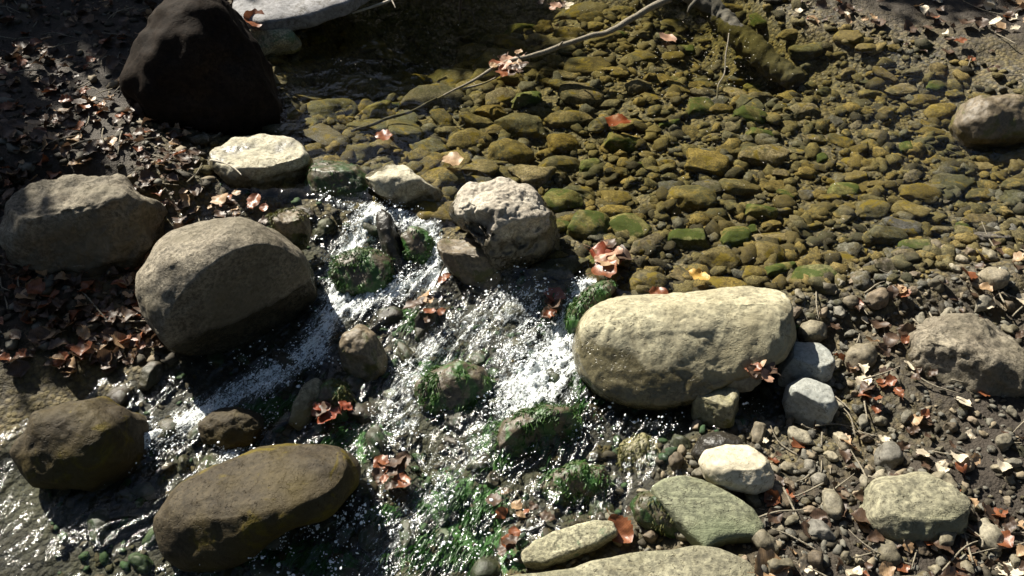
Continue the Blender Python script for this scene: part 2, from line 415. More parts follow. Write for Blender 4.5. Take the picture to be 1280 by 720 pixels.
# ground sheet, fine in the middle, coarse to the horizon
xs = np.r_[-60, -40, -25, -15, -10, -7, -5, -4, np.arange(-3.2, 3.21, 0.022), 4, 5, 7, 10, 15, 25, 40, 60]
ys = np.r_[-40, -20, -10, -5, -2, -0.5, 0.2, np.arange(0.7, 6.0, 0.022), np.arange(6.0, 10, 0.2), 11, 13, 16, 20, 30, 45, 70]
X, Y = grid_xy(xs, ys)
Z = z_bed(X, Y); Z = np.minimum(Z, 26.0)
def bed_mat():
    m, t, out = new_mat('streambed_gravel')
    geo = N(t, 'NewGeometry'); pos = geo.outputs['Position']
    v = N(t, 'TexVoronoi', feature='F1', i_Scale=55); L(t, pos, v.inputs['Vector'])
    v2 = N(t, 'TexVoronoi', feature='F1', i_Scale=130); L(t, pos, v2.inputs['Vector'])
    n = noise(t, pos, 4, 6); n2 = noise(t, pos, 40, 6)
    sepc = N(t, 'SeparateColor'); L(t, v.outputs['Color'], sepc.inputs[0])
    base = ramp(t, sepc.outputs[0], [(0.0, (0.05, 0.042, 0.022)), (0.4, (0.11, 0.09, 0.04)), (0.7, (0.16, 0.125, 0.065)), (1.0, (0.085, 0.08, 0.065))])
    base = mixc(t, mrange(t, n, 0.45, 0.62, 0, 0.6), base, (0.10, 0.072, 0.012))
    base = mixc(t, mrange(t, n2, 0.5, 0.7, 0, 0.6), base, (0.045, 0.03, 0.018))
    dk = mrange(t, v.outputs[0], 0.35, 0.75, 1.0, 0.45)
    cc = N(t, 'CombineColor'); [L(t, dk, cc.inputs[i]) for i in range(3)]
    base = mixc(t, 1.0, base, cc.outputs[0], 'MULTIPLY')
    af = N(t, 'Attribute', attribute_name='slimy').outputs['Fac']; so = N(t, 'Attribute', attribute_name='soil').outputs['Fac']
    base = mixc(t, af, base, mixc(t, mrange(t, n, .4, .6), (0.010, 0.010, 0.008), (0.020, 0.022, 0.010)))
    wa = N(t, 'Attribute', attribute_name='weedy').outputs['Fac']
    base = mixc(t, mrange(t, math_(t, 'ADD', wa, math_(t, 'MULTIPLY', math_(t, 'SUBTRACT', n2, .5), 1.4)), .35, .65), base, mixc(t, n2, (0.008, 0.04, 0.006), (0.035, 0.13, 0.016)))
    base = mixc(t, so, base, mixc(t, n2, (0.015, 0.011, 0.007), (0.048, 0.035, 0.023)))
    p = N(t, 'BsdfPrincipled', i_Roughness=0.8); L(t, base, p.inputs['Base Color'])
    b = N(t, 'Bump', i_Distance=0.01); b.invert = True; L(t, v.outputs[0], b.inputs['Height']); L(t, math_(t, 'SUBTRACT', 0.9, math_(t, 'MULTIPLY', so, 0.75)), b.inputs['Strength'])
    b4 = N(t, 'Bump', i_Strength=0.8, i_Distance=0.02); n5 = noise(t, pos, 16, 9, .72); L(t, n5, b4.inputs['Height']); L(t, b4.outputs[0], b.inputs['Normal'])
    b2 = N(t, 'Bump', i_Strength=0.6, i_Distance=0.004); b2.invert = True; L(t, v2.outputs[0], b2.inputs['Height']); L(t, b.outputs[0], b2.inputs['Normal'])
    L(t, b2.outputs[0], p.inputs['Normal']); L(t, p.outputs[0], out.inputs[0]); return m
gme = mesh_np('ground', np.c_[X, Y, Z], grid_faces(len(xs), len(ys)), bed_mat())
_sd, _s = sd_shore(X, Y), s_down(X, Y)
gpx, gpy = to_px(np.c_[X, Y, Z]); wd_ = np.zeros(len(X))
for cx, cy, rx, ry in WEED_SPOTS: wd_ = np.maximum(wd_, np.exp(-.5 * (((gpx - cx) / rx) ** 2 + ((gpy - cy) / ry) ** 2)))
for nm, arr in (('weedy', wd_ * (Y > 0) * (Y < 4)), ('slimy', ss(.03, .15, _s) * ss(.03, -.05, _sd) * .92), ('soil', ss(.05, .4, _sd + .1 * vnoise(np.c_[X, Y, 0 * X] * 5)))):
    a = gme.attributes.new(nm, 'FLOAT', 'POINT'); a.data.foreach_set('value', arr.astype(np.float32))
ground = link('ground', gme)
tag(ground, kind='structure')

# ------------------------------------------------------------------ the water
foam_lines = [  # (pixel path, half width, strength)
    ([(392, 232), (408, 248), (440, 262)], 10, 0.45),
    ([(470, 258), (455, 285), (440, 315), (428, 345), (424, 372)], 18, 1.00),
    ([(478, 255), (505, 275), (535, 290), (548, 318), (545, 345), (510, 358), (470, 372), (428, 388)], 14, 0.96),
    ([(424, 372), (412, 395), (398, 420), (380, 445), (345, 468), (305, 488), (270, 508), (200, 540), (120, 580)], 15, 0.96),
    ([(425, 385), (405, 412), (400, 440)], 12, 1.00),
    ([(385, 400), (400, 330)], 14, 0.23),
    ([(748, 342), (728, 365), (712, 395), (700, 425), (690, 450), (680, 470)], 14, 1.00),
    ([(700, 440), (682, 468), (655, 490)], 38, 1.00),
    ([(655, 490), (620, 520), (600, 545), (590, 570), (570, 592), (545, 620), (510, 650), (480, 690), (450, 740)], 27, 0.49),
    ([(645, 385), (610, 405), (570, 425), (540, 450), (515, 480), (500, 520)], 28, 0.68),
    ([(660, 380), (650, 420), (640, 455)], 30, 0.62),
    ([(600, 370), (560, 400), (520, 425)], 20, 0.36),
    ([(455, 640), (420, 665), (370, 660), (330, 690), (280, 705)], 16, 0.41),
    ([(300, 530), (290, 570), (284, 600)], 16, 0.96),
    ([(330, 530), (310, 555)], 16, 0.45),
    ([(440, 600), (450, 650), (400, 720)], 28, 0.32),
    ([(500, 520), (530, 570), (560, 600)], 40, 0.27),
    ([(450, 490), (500, 530), (480, 600)], 45, 0.18),
    ([(720, 540), (770, 530), (830, 528), (870, 540)], 14, 0.32),
    ([(940, 505), (960, 525)], 14, 0.27),
    ([(600, 600), (560, 680), (500, 715)], 45, 0.29),
    ([(660, 610), (640, 650), (620, 700)], 30, 0.14),
    ([(360, 660), (330, 715), (250, 740)], 40, 0.19),
    ([(440, 270), (400, 290)], 20, 0.18), ([(730, 470), (745, 530)], 16, 0.27),
]
def foam_at(px, py):
    f = np.zeros(len(px))
    for path, wd, st in foam_lines:
        pth = np.array(path, float); d = np.full(len(px), 1e9)
        for a, b in zip(pth[:-1], pth[1:]):
            e = b - a; t = np.clip(((px - a[0]) * e[0] + (py - a[1]) * e[1]) / (e @ e), 0, 1)
            d = np.minimum(d, np.hypot(px - a[0] - t * e[0], py - a[1] - t * e[1]))
        f = np.maximum(f, st * np.exp(-0.5 * (d / wd) ** 2))
    return f
def z_surf(x, y, fm=None):
    s = s_down(x, y); P = np.c_[x, y, 0 * x]
    tb = ss(0.0, 0.12, s)
    fx, fy = .53, .85                                          # the current runs towards the lower left
    ac, al = x * fy - y * fx, x * fx + y * fy
    wrp = fbm(P * 5, 2, 61) * .05
    rg = fbm(np.c_[(ac + wrp) * 15, al * 3.6, 0 * x], 4, 21, 0.55)
    h = tb * ((1 - np.abs(rg) * 2) * 0.012 + fbm(P * 9, 2, 23) * .010 + fbm(np.c_[(ac + wrp) * 55, al * 18, 0 * x], 3, 25, 0.6) * 0.004) + (1 - tb) * fbm(P * 14, 2, 33) * 0.0007
    return z_water(x, y) + h
wx = np.r_[-4.0, -3.6, np.arange(-3.2, -1.6, 0.02), np.arange(-1.6, 1.2, 0.007), np.arange(1.2, 3.2, 0.02), 3.6, 4.0]
wy = np.r_[np.arange(0.9, 2.95, 0.008), np.arange(3.2, 6.4, 0.03)]
X, Y = grid_xy(wx, wy)
Zs = z_surf(X, Y)
wp = np.c_[X, Y, Zs]
pxx, pyy = to_px(wp)
fo = foam_at(pxx, pyy) * ss(0.0, 0.05, s_down(X, Y) + 0.02)
Zs = Zs + fo * 0.012 * np.clip(fbm(np.c_[X, Y, 0 * X] * 60, 3, 51) + 0.4, 0, 2)
tb = ss(0.0, 0.12, s_down(X, Y))
Fw = grid_faces(len(wx), len(wy))
sdv = sd_shore(X, Y)
keepf = (sdv[Fw] < 0.12).any(axis=1); Fw = Fw[keepf]
used = np.unique(Fw); remap = np.full(len(X), -1); remap[used] = np.arange(len(used))
def water_mat():
    m, t, out = new_mat('stream_water')
    geo = N(t, 'NewGeometry'); pos = geo.outputs['Position']
    af = N(t, 'Attribute', attribute_name='foam').outputs['Fac']
    at_ = N(t, 'Attribute', attribute_name='turb').outputs['Fac']
    mp = N(t, 'Mapping'); mp.inputs['Scale'].default_value = (1, 0.45, 1); mp.inputs['Rotation'].default_value = (0, 0, rad(28)); L(t, pos, mp.inputs[0])
    r1 = noise(t, mp.outputs[0], 26, 4, 0.55, 0.6)
    r2 = noise(t, pos, 110, 3, 0.6)
    r3 = noise(t, pos, 9, 3, 0.5, 0.4)
    # ripples
    b0 = N(t, 'Bump', i_Distance=0.02, i_Strength=0.50); L(t, r3, b0.inputs['Height'])
    b1 = N(t, 'Bump', i_Distance=0.02); L(t, r1, b1.inputs['Height']); L(t, math_(t, 'ADD', math_(t, 'MULTIPLY', at_, 0.35), 0.15), b1.inputs['Strength']); L(t, b0.outputs[0], b1.inputs['Normal'])
    b2 = N(t, 'Bump', i_Distance=0.006); L(t, r2, b2.inputs['Height']); L(t, math_(t, 'MULTIPLY', at_, 0.35), b2.inputs['Strength']); L(t, b1.outputs[0], b2.inputs['Normal'])
    dt = N(t, 'VectorMath', operation='DOT_PRODUCT'); L(t, b2.outputs[0], dt.inputs[0]); L(t, geo.outputs['Incoming'], dt.inputs[1])
    fr = math_(t, 'ADD', math_(t, 'MULTIPLY', math_(t, 'POWER', math_(t, 'SUBTRACT', 1.0, math_(t, 'ABSOLUTE', dt.outputs['Value']), True), 5.0), 0.98), 0.022)   # Schlick, the same from both sides
    gl = N(t, 'BsdfGlossy', i_Roughness=0.10); gl.inputs[0].default_value = (1, 1, 1, 1); L(t, b2.outputs[0], gl.inputs['Normal'])
    dp = N(t, 'Attribute', attribute_name='depth').outputs['Fac']
    cc = N(t, 'CombineColor')
    for i, k in enumerate((1.0, 1.1, 2.6)): L(t, math_(t, 'EXPONENT', math_(t, 'MULTIPLY', dp, -k)), cc.inputs[i])
    tr = N(t, 'BsdfTransparent'); L(t, cc.outputs[0], tr.inputs[0])
    w1 = N(t, 'MixShader'); L(t, fr, w1.inputs[0]); L(t, tr.outputs[0], w1.inputs[1]); L(t, gl.outputs[0], w1.inputs[2])
    # aerated white water in streaks and bubbles
    mpr = N(t, 'Mapping'); mpr.inputs['Rotation'].default_value = (0, 0, rad(32)); L(t, pos, mpr.inputs[0])
    mp2 = N(t, 'Mapping'); mp2.inputs['Scale'].default_value = (1, 0.22, 1); L(t, mpr.outputs[0], mp2.inputs[0])
    fn = noise(t, mp2.outputs[0], 62, 5, 0.7, 1.2)
    fn3 = noise(t, mp2.outputs[0], 170, 4, 0.7, 0.6)
    fn2 = noise(t, pos, 190, 4, 0.75)
    nn = math_(t, 'ADD', math_(t, 'ADD', math_(t, 'MULTIPLY', fn, 0.42), math_(t, 'MULTIPLY', fn2, 0.34)), math_(t, 'MULTIPLY', fn3, 0.24))
    th = math_(t, 'SUBTRACT', 0.625, math_(t, 'MULTIPLY', af, 0.20))
    fmask = math_(t, 'MULTIPLY', math_(t, 'SUBTRACT', nn, th), 11.0, True)
    fmask = math_(t, 'MULTIPLY', fmask, mrange(t, af, 0.05, 0.22), True)
    veil = math_(t, 'MULTIPLY', math_(t, 'MULTIPLY', mrange(t, fn, 0.42, 0.72), mrange(t, af, 0.25, 0.9)), 0.55, True)
    fmask = math_(t, 'MAXIMUM', fmask, veil)
    p = N(t, 'BsdfPrincipled', i_Roughness=0.35); p.inputs['Base Color'].default_value = (0.82, 0.86, 0.86, 1)
    bf = N(t, 'Bump', i_Strength=1.0, i_Distance=0.01); L(t, nn, bf.inputs['Height']); L(t, bf.outputs[0], p.inputs['Normal'])
    w2 = N(t, 'MixShader'); L(t, fmask, w2.inputs[0]); L(t, w1.outputs[0], w2.inputs[1]); L(t, p.outputs[0], w2.inputs[2])
    L(t, w2.outputs[0], out.inputs[0]); return m
me = mesh_np('water', np.c_[X, Y, Zs][used], remap[Fw], water_mat())
for nm, arr in (('foam', fo), ('turb', tb), ('depth', np.clip(Zs - z_bed(X, Y), 0, 2))):
    a = me.attributes.new(nm, 'FLOAT', 'POINT'); a.data.foreach_set('value', arr[used].astype(np.float32))
water = link('water', me); tag(water, kind='structure')

# ------------------------------------------------------------------ stone materials
M = {}
M['pale'] = stone_mat('pale_sandstone', [(0.25, 0.225, 0.165), (0.38, 0.35, 0.26), (0.50, 0.465, 0.36)], 0.9, wetz=0.345, wetfac=.25, scale=10, speck=0.3)
M['pale_hi'] = stone_mat('pale_pitted_stone', [(0.22, 0.19, 0.15), (0.36, 0.32, 0.26), (0.50, 0.46, 0.38)], 0.9, wetz=0.41, wetfac=.22, scale=9, speck=0.35)
M['boulder'] = stone_mat('boulder_sandstone', [(0.21, 0.185, 0.12), (0.33, 0.30, 0.20), (0.45, 0.415, 0.285)], 0.88, wetz=0.318, scale=7, speck=0.35, wetfac=0.36, bump=1.2, alg=(0.20, 0.175, 0.105))
M['left'] = stone_mat('grey_brown_boulder', [(0.11, 0.092, 0.068), (0.19, 0.165, 0.125), (0.28, 0.245, 0.185)], 0.75, wetz=0.27, scale=9, bump=1.9, speck=.5, alg=(0.13, 0.113, 0.08), spec=0.2)
M['wetbrown'] = stone_mat('wet_brown_boulder', [(0.030, 0.022, 0.013), (0.050, 0.039, 0.023), (0.072, 0.057, 0.035)], 0.68, scale=8, bump=1.7, alg=(0.062, 0.045, 0.012), moss=(0.12, 0.09, 0.012), moss_amt=0.3, spec=0.2)
M['dark'] = stone_mat('dark_wet_stone', [(0.012, 0.011, 0.009), (0.028, 0.024, 0.018), (0.045, 0.038, 0.028)], 0.35, scale=9)
M['shade'] = stone_mat('shade_dark_bank_rock', [(0.008, 0.006, 0.005), (0.016, 0.011, 0.008), (0.024, 0.017, 0.012)], 0.8, scale=6, spec=0.08)  # the boulder's shade is put into this near-black base colour
M['mossy'] = stone_mat('mossy_stone', [(0.05, 0.042, 0.025), (0.085, 0.07, 0.04), (0.12, 0.10, 0.06)], 0.45, scale=9, moss=(0.022, 0.055, 0.009), moss_amt=0.6)
M['brown'] = stone_mat('brown_stone', [(0.075, 0.058, 0.036), (0.13, 0.10, 0.062), (0.19, 0.15, 0.10)], 0.55, scale=9, moss=(0.09, 0.085, 0.02), moss_amt=0.4)
M['mossbrown'] = stone_mat('brown_stone_green_moss', [(0.05, 0.038, 0.024), (0.085, 0.066, 0.042), (0.13, 0.10, 0.07)], 0.45, scale=8, moss=(0.03, 0.10, 0.012), moss_amt=0.55)
M['green'] = stone_mat('green_slate', [(0.11, 0.115, 0.07), (0.18, 0.185, 0.115), (0.25, 0.25, 0.165)], 0.8, scale=8, alg=(0.125, 0.145, 0.078), grain=(.7, 3.2, 4, rad(35)), bump=1.5, speck=.45)
M['slab'] = stone_mat('lichened_slab', [(0.20, 0.185, 0.12), (0.32, 0.30, 0.20), (0.44, 0.41, 0.29)], 0.9, scale=13, speck=0.5, bump=1.4, moss=(0.14, 0.21, 0.12), moss_amt=0.3)
M['ledge'] = stone_mat('olive_ledge', [(0.13, 0.12, 0.08), (0.21, 0.195, 0.13), (0.29, 0.27, 0.185)], 0.85, scale=7, alg=(0.15, 0.15, 0.09), grain=(.8, 2.4, 4, rad(-10)), bump=1.5, speck=.5)
M['grey'] = stone_mat('blue_grey_stone', [(0.19, 0.20, 0.18), (0.28, 0.285, 0.26), (0.36, 0.365, 0.33)], 0.7, scale=9, speck=0.2, bump=0.6)
M['white'] = stone_mat('white_stone', [(0.34, 0.30, 0.21), (0.47, 0.42, 0.31), (0.56, 0.51, 0.40)], 0.8, scale=8, speck=0.2, bump=0.7)
M['slate'] = stone_mat('grey_shaded_slate', [(0.13, 0.13, 0.135), (0.19, 0.185, 0.19), (0.25, 0.245, 0.25)], 0.8, scale=6)
M['khaki'] = stone_mat('khaki_stone', [(0.14, 0.125, 0.07), (0.21, 0.19, 0.11), (0.28, 0.25, 0.155)], 0.6, scale=10, moss=(0.16, 0.15, 0.04), moss_amt=0.35)
M['pool'] = stone_mat('pool_cobbles', [(0.088, 0.068, 0.021), (0.195, 0.140, 0.037), (0.133, 0.113, 0.064), (0.239, 0.177, 0.058), (0.088, 0.091, 0.058), (0.186, 0.149, 0.099), (0.141, 0.104, 0.029), (0.248, 0.204, 0.140), (0.106, 0.104, 0.116), (0.213, 0.163, 0.058)], 0.8, scale=14, per_obj=True, bump=1.1, speck=0.5, moss=(0.17, 0.125, 0.016), moss_amt=0.3, film=((0.13, 0.098, 0.028), (0.062, 0.062, 0.036)), spec=0.2)
M['poolmoss'] = stone_mat('mossy_pool_cobbles', [(0.15, 0.135, 0.055), (0.20, 0.175, 0.07), (0.15, 0.16, 0.07)], 0.85, scale=12, per_obj=True, moss=(0.055, 0.075, 0.014), moss_amt=0.5, film=((0.16, 0.125, 0.03), (0.05, 0.06, 0.022)), spec=0.2)
M['bedstone'] = stone_mat('cascade_cobbles', [(0.025, 0.02, 0.012), (0.05, 0.038, 0.02), (0.035, 0.042, 0.017), (0.065, 0.052, 0.03), (0.045, 0.03, 0.017)], 0.55, scale=11, per_obj=True, moss=(0.016, 0.04, 0.008), moss_amt=0.3, film=((0.045, 0.045, 0.014), (0.018, 0.062, 0.010)))
M['bank'] = stone_mat('bank_pebbles', [(0.10, 0.085, 0.055), (0.22, 0.19, 0.13), (0.15, 0.14, 0.12), (0.32, 0.28, 0.2), (0.12, 0.09, 0.06), (0.25, 0.19, 0.13)], 0.75, scale=11, per_obj=True, bump=0.7)
M['moss'] = plain_mat('green_moss', (0.012, 0.036, 0.005), (0.05, 0.13, 0.014), 28, 0.5, transl=0.2)
M['weed'] = plain_mat('emerald_weed', (0.006, 0.03, 0.005), (0.035, 0.135, 0.016), 30, 0.4, transl=0.25)
M['algae'] = plain_mat('olive_algae', (0.04, 0.045, 0.008), (0.10, 0.095, 0.018), 60, 0.7, transl=0.2)
M['bark'] = plain_mat('grey_bark', (0.10, 0.085, 0.06), (0.30, 0.26, 0.19), 30, 0.9, (6, 6, 6))
M['darkbark'] = plain_mat('dark_bark', (0.022, 0.017, 0.012), (0.06, 0.047, 0.034), 22, 0.9)
M['sunk'] = plain_mat('sunken_wood', (0.022, 0.019, 0.011), (0.075, 0.064, 0.04), 40, 0.8)
M['twig'] = plain_mat('pale_twig', (0.30, 0.26, 0.20), (0.5, 0.45, 0.36), 40, 0.8)
M['needles'] = plain_mat('evergreen_leaves', (0.012, 0.03, 0.008), (0.03, 0.06, 0.015), 3, 0.6, transl=0.2)
M['l_rust'] = leaf_mat('rust_leaf', (0.13, 0.042, 0.018), (0.26, 0.095, 0.04), 0.42)
M['l_red'] = leaf_mat('red_brown_leaf', (0.16, 0.03, 0.014), (0.25, 0.065, 0.028), 0.42)
M['l_tan'] = leaf_mat('tan_leaf', (0.26, 0.16, 0.085), (0.43, 0.29, 0.165))
M['l_pale'] = leaf_mat('pale_dry_leaf', (0.5, 0.42, 0.30), (0.68, 0.6, 0.47))
M['l_gold'] = leaf_mat('golden_leaf', (0.42, 0.24, 0.05), (0.6, 0.38, 0.10))
M['l_pink'] = leaf_mat('pinkish_tan_leaf', (0.30, 0.16, 0.10), (0.46, 0.28, 0.19))
M['l_brown'] = leaf_mat('dark_brown_leaf', (0.045, 0.026, 0.016), (0.11, 0.066, 0.04))

# ------------------------------------------------------------------ the rocks of the photograph
UP = (0, 0.1, 1)
r_center = rock('rock', 'big pale pitted rock with a dark hollow standing in the middle of the dam',
    [(562, 262), (572, 240), (596, 229), (628, 226), (655, 236), (676, 252), (692, 272), (702, 296), (697, 316), (684, 336), (672, 356), (640, 362), (622, 345), (610, 318), (594, 298), (574, 282)],
    0.33, 0.17, M['pale_hi'], [(0.1, 0.1, 1, 0.80, .4), (0.4, -1, -0.15, 0.42, .2), (0.9, -.3, 0.2, .85)], amp=0.10, nscale=3.0, fine=0.03, sub=7, e=0.85, seed=3, ridged=0.05,
    dents=[(600, 281, 22, .04), (650, 300, 12, .02), (668, 282, 9, .018), (634, 312, 10, .015)])
rock('rock', 'brown rock with a flat pale top wedged under the left side of the pitted rock',
    [(548, 302), (566, 296), (590, 298), (608, 306), (624, 330), (632, 352), (612, 360), (580, 352), (556, 328)], 0.25, 0.09, M['brown'],
    [(0, .2, 1, .55), (-.2, -1, .3, .6)], amp=.09, seed=5)
rock('rock', 'pale rock with a sunlit cream top and wet dark side, left of the pitted rock',
    [(457, 218), (464, 206), (484, 203), (506, 210), (528, 222), (548, 240), (553, 258), (545, 272), (518, 272), (494, 262), (472, 244)], 0.30, 0.11, M['pale'],
    [(-.2, .35, 1, .6), (.4, -1, .2, .62)], amp=.10, seed=8, fine=.03)
rock('rock', 'flat cream topped rock at the left shore beside the calm water',
    [(268, 186), (290, 172), (322, 166), (350, 170), (374, 180), (384, 200), (378, 226), (356, 242), (326, 244), (296, 236), (272, 214)], 0.31, 0.12, M['pale'],
    [(0, .0, 1, .42, .08), (.5, -1, 0, .75)], amp=.07, seed=12, fine=.03)
rock('boulder', 'large rounded grey brown boulder on the left with a sunlit crown and black shaded flank',
    [(196, 330), (206, 300), (232, 280), (268, 272), (305, 273), (336, 286), (362, 308), (380, 338), (386, 368), (376, 402), (354, 428), (318, 442), (270, 444), (228, 432), (202, 396), (192, 360)],
    0.29, 0.26, M['left'], [(-.5, .25, 1, .72, .4), (.75, -1, -.12, .40, .12)], amp=.06, nscale=2.5, seed=15, sub=7, cat='boulder')
rock('rock', 'small brown rock with a mossy top squeezed behind the rounded left boulder',
    [(338, 268), (352, 259), (370, 260), (382, 270), (387, 292), (380, 310), (362, 306), (346, 290)], 0.29, 0.06, M['brown'], [(0, .2, 1, .6), (.4, -1, .2, .6)], amp=.1, seed=18)
rock('rock', 'smooth dark wet rock with water sliding over it beside the calm water',
    [(384, 222), (396, 206), (420, 200), (446, 208), (462, 226), (468, 250), (450, 262), (420, 254), (394, 246)], 0.27, 0.09, M['mossy'], [(0, .3, 1, .7)], amp=.07, seed=20)
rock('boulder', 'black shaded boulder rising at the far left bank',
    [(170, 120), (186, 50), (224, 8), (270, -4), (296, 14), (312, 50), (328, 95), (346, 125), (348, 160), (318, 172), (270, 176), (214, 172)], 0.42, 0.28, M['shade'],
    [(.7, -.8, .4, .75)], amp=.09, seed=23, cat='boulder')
rock('rock', 'grey shore rock with a brown leaf on it near the far left bank',
    [(298, 34), (318, 27), (345, 30), (366, 42), (374, 52), (364, 62), (336, 70), (306, 72), (290, 56)], 0.34, 0.10, M['slab'], [(0, .2, 1, .6), (-.3, -1, .3, .6)], amp=.09, seed=26)
rock('stone_slab', 'long flat grey slab lying on the far bank at the top left', [(292, -10), (296, 14), (330, 22), (384, 12), (432, -2), (470, -30), (400, -50), (300, -40)], 0.47, 0.05, M['slate'], mode='plane', e=.4, amp=.03, seed=29, cat='slab')
# cascade
rock('rock', 'thin dark blade of rock standing upright in the cascade', [(470, 272), (478, 262), (488, 270), (498, 298), (508, 330), (502, 346), (490, 340), (478, 312)], 0.24, 0.05, M['dark'], amp=.08, seed=31, e=.8)
rock('rock', 'low rock furred with bright moss under the upper fall', [(415, 344), (424, 322), (444, 312), (470, 314), (490, 328), (490, 352), (474, 370), (444, 376), (422, 366)], 0.20, 0.08, M['mossbrown'], amp=.1, seed=34, keep=True)
rock('rock', 'small mossy rock to the right of the upright rock blade', [(500, 296), (512, 284), (530, 286), (546, 300), (548, 322), (530, 334), (508, 326)], 0.22, 0.07, M['mossbrown'], amp=.1, seed=35)
rock('rock', 'olive brown wet rock standing in the middle of the cascade left side', [(424, 440), (430, 418), (450, 409), (468, 416), (480, 440), (482, 464), (462, 476), (436, 474)], 0.17, 0.07, M['brown'], [(-.2, -1, .2, .65)], amp=.1, seed=37)
rock('rock', 'thin grey tilted rock beside a clump of red leaves', [(362, 528), (368, 504), (380, 482), (394, 474), (404, 482), (396, 506), (386, 530), (374, 538)], 0.13, 0.05, M['ledge'], amp=.08, seed=39, e=.8)
rock('rock', 'dark mossy rock behind the clump of red leaves', [(392, 482), (412, 474), (434, 480), (442, 500), (436, 524), (408, 530), (392, 512)], 0.12, 0.06, M['mossbrown'], amp=.1, seed=41)
rock('boulder', 'big smooth wet brown boulder at the lower left with an ochre top edge',
    [(206, 640), (230, 604), (270, 588), (310, 572), (350, 560), (390, 557), (424, 566), (444, 586), (444, 612), (428, 632), (390, 648), (350, 664), (310, 690), (280, 706), (240, 706), (212, 682)],
    0.10, 0.17, M['wetbrown'], [(-.1, .1, 1, .62, .3)], amp=.06, nscale=2.5, seed=43, sub=7, cat='boulder')
rock('rock', 'brown wet rock at the left in front of the white streak of water', [(252, 528), (268, 514), (298, 510), (322, 518), (332, 534), (322, 552), (290, 560), (260, 552)], 0.11, 0.08, M['wetbrown'], amp=.09, seed=45)
r_moss2 = rock('rock', 'tan faced rock with a thick green moss cap below the white water', [(612, 556), (626, 530), (652, 512), (684, 504), (710, 508), (724, 526), (718, 556), (690, 574), (650, 584), (624, 578)], 0.12, 0.10, M['mossbrown'], [(.3, -1, .3, .5, .15)], amp=.09, seed=47, sub=6)
rock('rock', 'dark green rock hidden under the middle of the cascade', [(520, 482), (540, 462), (576, 452), (606, 460), (618, 482), (600, 510), (560, 524), (530, 510)], 0.13, 0.09, M['mossbrown'], amp=.1, seed=49)
rock('boulder', 'large long tan boulder on the right holding back the pool',
    [(720, 438), (728, 406), (748, 384), (780, 374), (830, 370), (890, 366), (944, 362), (976, 366), (990, 382), (994, 412), (980, 440), (950, 458), (920, 474), (888, 484), (862, 498), (820, 506), (776, 500), (744, 488), (726, 466)],
    0.24, 0.20, M['boulder'], [(-.05, .3, 1, .74, .4), (-.1, -.75, 1, .60, .42), (1, -.2, .3, .80, .6)], amp=.035, nscale=2.6, fine=.022, seed=51, sub=7, e=.62, cat='boulder', smooth=3, ridged=.02)
rock('rock', 'small mauve grey rock tucked under the right end of the tan boulder', [(894, 472), (906, 456), (924, 453), (944, 460), (950, 476), (936, 488), (908, 486)], 0.255, 0.05, M['bank'], amp=.09, seed=53)
rock('rock', 'squarish khaki rock standing in front of the tan boulder', [(867, 500), (870, 486), (890, 482), (914, 484), (926, 494), (928, 514), (918, 530), (890, 534), (868, 524)], 0.17, 0.065, M['khaki'], [(0, 0, 1, .7), (-.5, -1, .3, .6), (1, -.5, .2, .6)], amp=.07, seed=55, rest=0.05)
rock('rock', 'smooth blue grey stone beside the right end of the tan boulder', [(970, 448), (980, 434), (1000, 427), (1026, 430), (1040, 450), (1034, 474), (1006, 484), (976, 484)], 0.22, 0.07, M['grey'], [(-.6, -1, .2, .5, .1), (0, 0, 1, .6, .1), (-1, .3, .3, .6, .1)], amp=.05, seed=57, rest=0.05)
rock('rock', 'rounded blue grey stone just in front of another grey stone at the right bank', [(982, 504), (988, 482), (1006, 473), (1032, 480), (1044, 506), (1034, 528), (1004, 534), (986, 526)], 0.19, 0.07, M['grey'], [(-.7, -1, .1, .5, .1), (.1, 0, 1, .7, .1)], amp=.05, seed=58, rest=0.05)
rock('rock', 'smooth cream oval stone resting on the green slab', [(876, 580), (884, 564), (908, 558), (938, 559), (956, 572), (966, 592), (962, 608), (940, 616), (910, 610), (884, 600)], 0.17, 0.065, M['white'], [(0, .1, 1, .68, .3)], amp=.04, seed=60, e=.75, rest=.06)
rock('rock', 'dark wet round stone behind the cream oval stone', [(866, 566), (876, 546), (900, 541), (924, 548), (930, 566), (910, 582), (880, 584)], 0.13, 0.06, M['dark'], amp=.06, seed=62, rest=.02)
rock('stone_slab', 'flat olive green slab with broken lower edge at the lower right', [(818, 606), (832, 596), (852, 592), (880, 598), (912, 612), (944, 634), (956, 654), (948, 668), (920, 668), (900, 672), (884, 682), (866, 664), (842, 638), (824, 620)],
    0.155, 0.035, M['green'], mode='plane', grad=(-.05, .16), e=.4, amp=.025, seed=64, sub=7, rest=.075, cat='slab', smooth=2)
rock('stone_slab', 'lichen spotted grey block lying tilted over a black gap at the bottom', [(652, 688), (668, 674), (706, 658), (744, 648), (764, 650), (770, 664), (748, 678), (716, 690), (680, 704), (656, 702)],
    0.165, 0.035, M['slab'], mode='plane', grad=(.1, .30), e=.35, amp=.03, seed=66, sub=7, rest=.075, cat='slab', smooth=2, fine=.04)
rock('stone_slab', 'broad olive ledge along the bottom edge of the stream', [(610, 722), (650, 714), (690, 716), (716, 712), (744, 700), (786, 690), (830, 684), (868, 678), (896, 684), (920, 694), (942, 708), (960, 740), (930, 800), (760, 830), (640, 800)],
    0.14, 0.04, M['ledge'], mode='plane', grad=(0, .12), e=.4, amp=.025, seed=68, sub=7, rest=.06, cat='slab')
rock('rock', 'mossy dark stone with pale chips left of the green slab', [(790, 634), (800, 620), (824, 616), (846, 640), (858, 660), (842, 672), (812, 662), (794, 650)], 0.12, 0.05, M['mossy'], amp=.08, seed=70, rest=0.02)
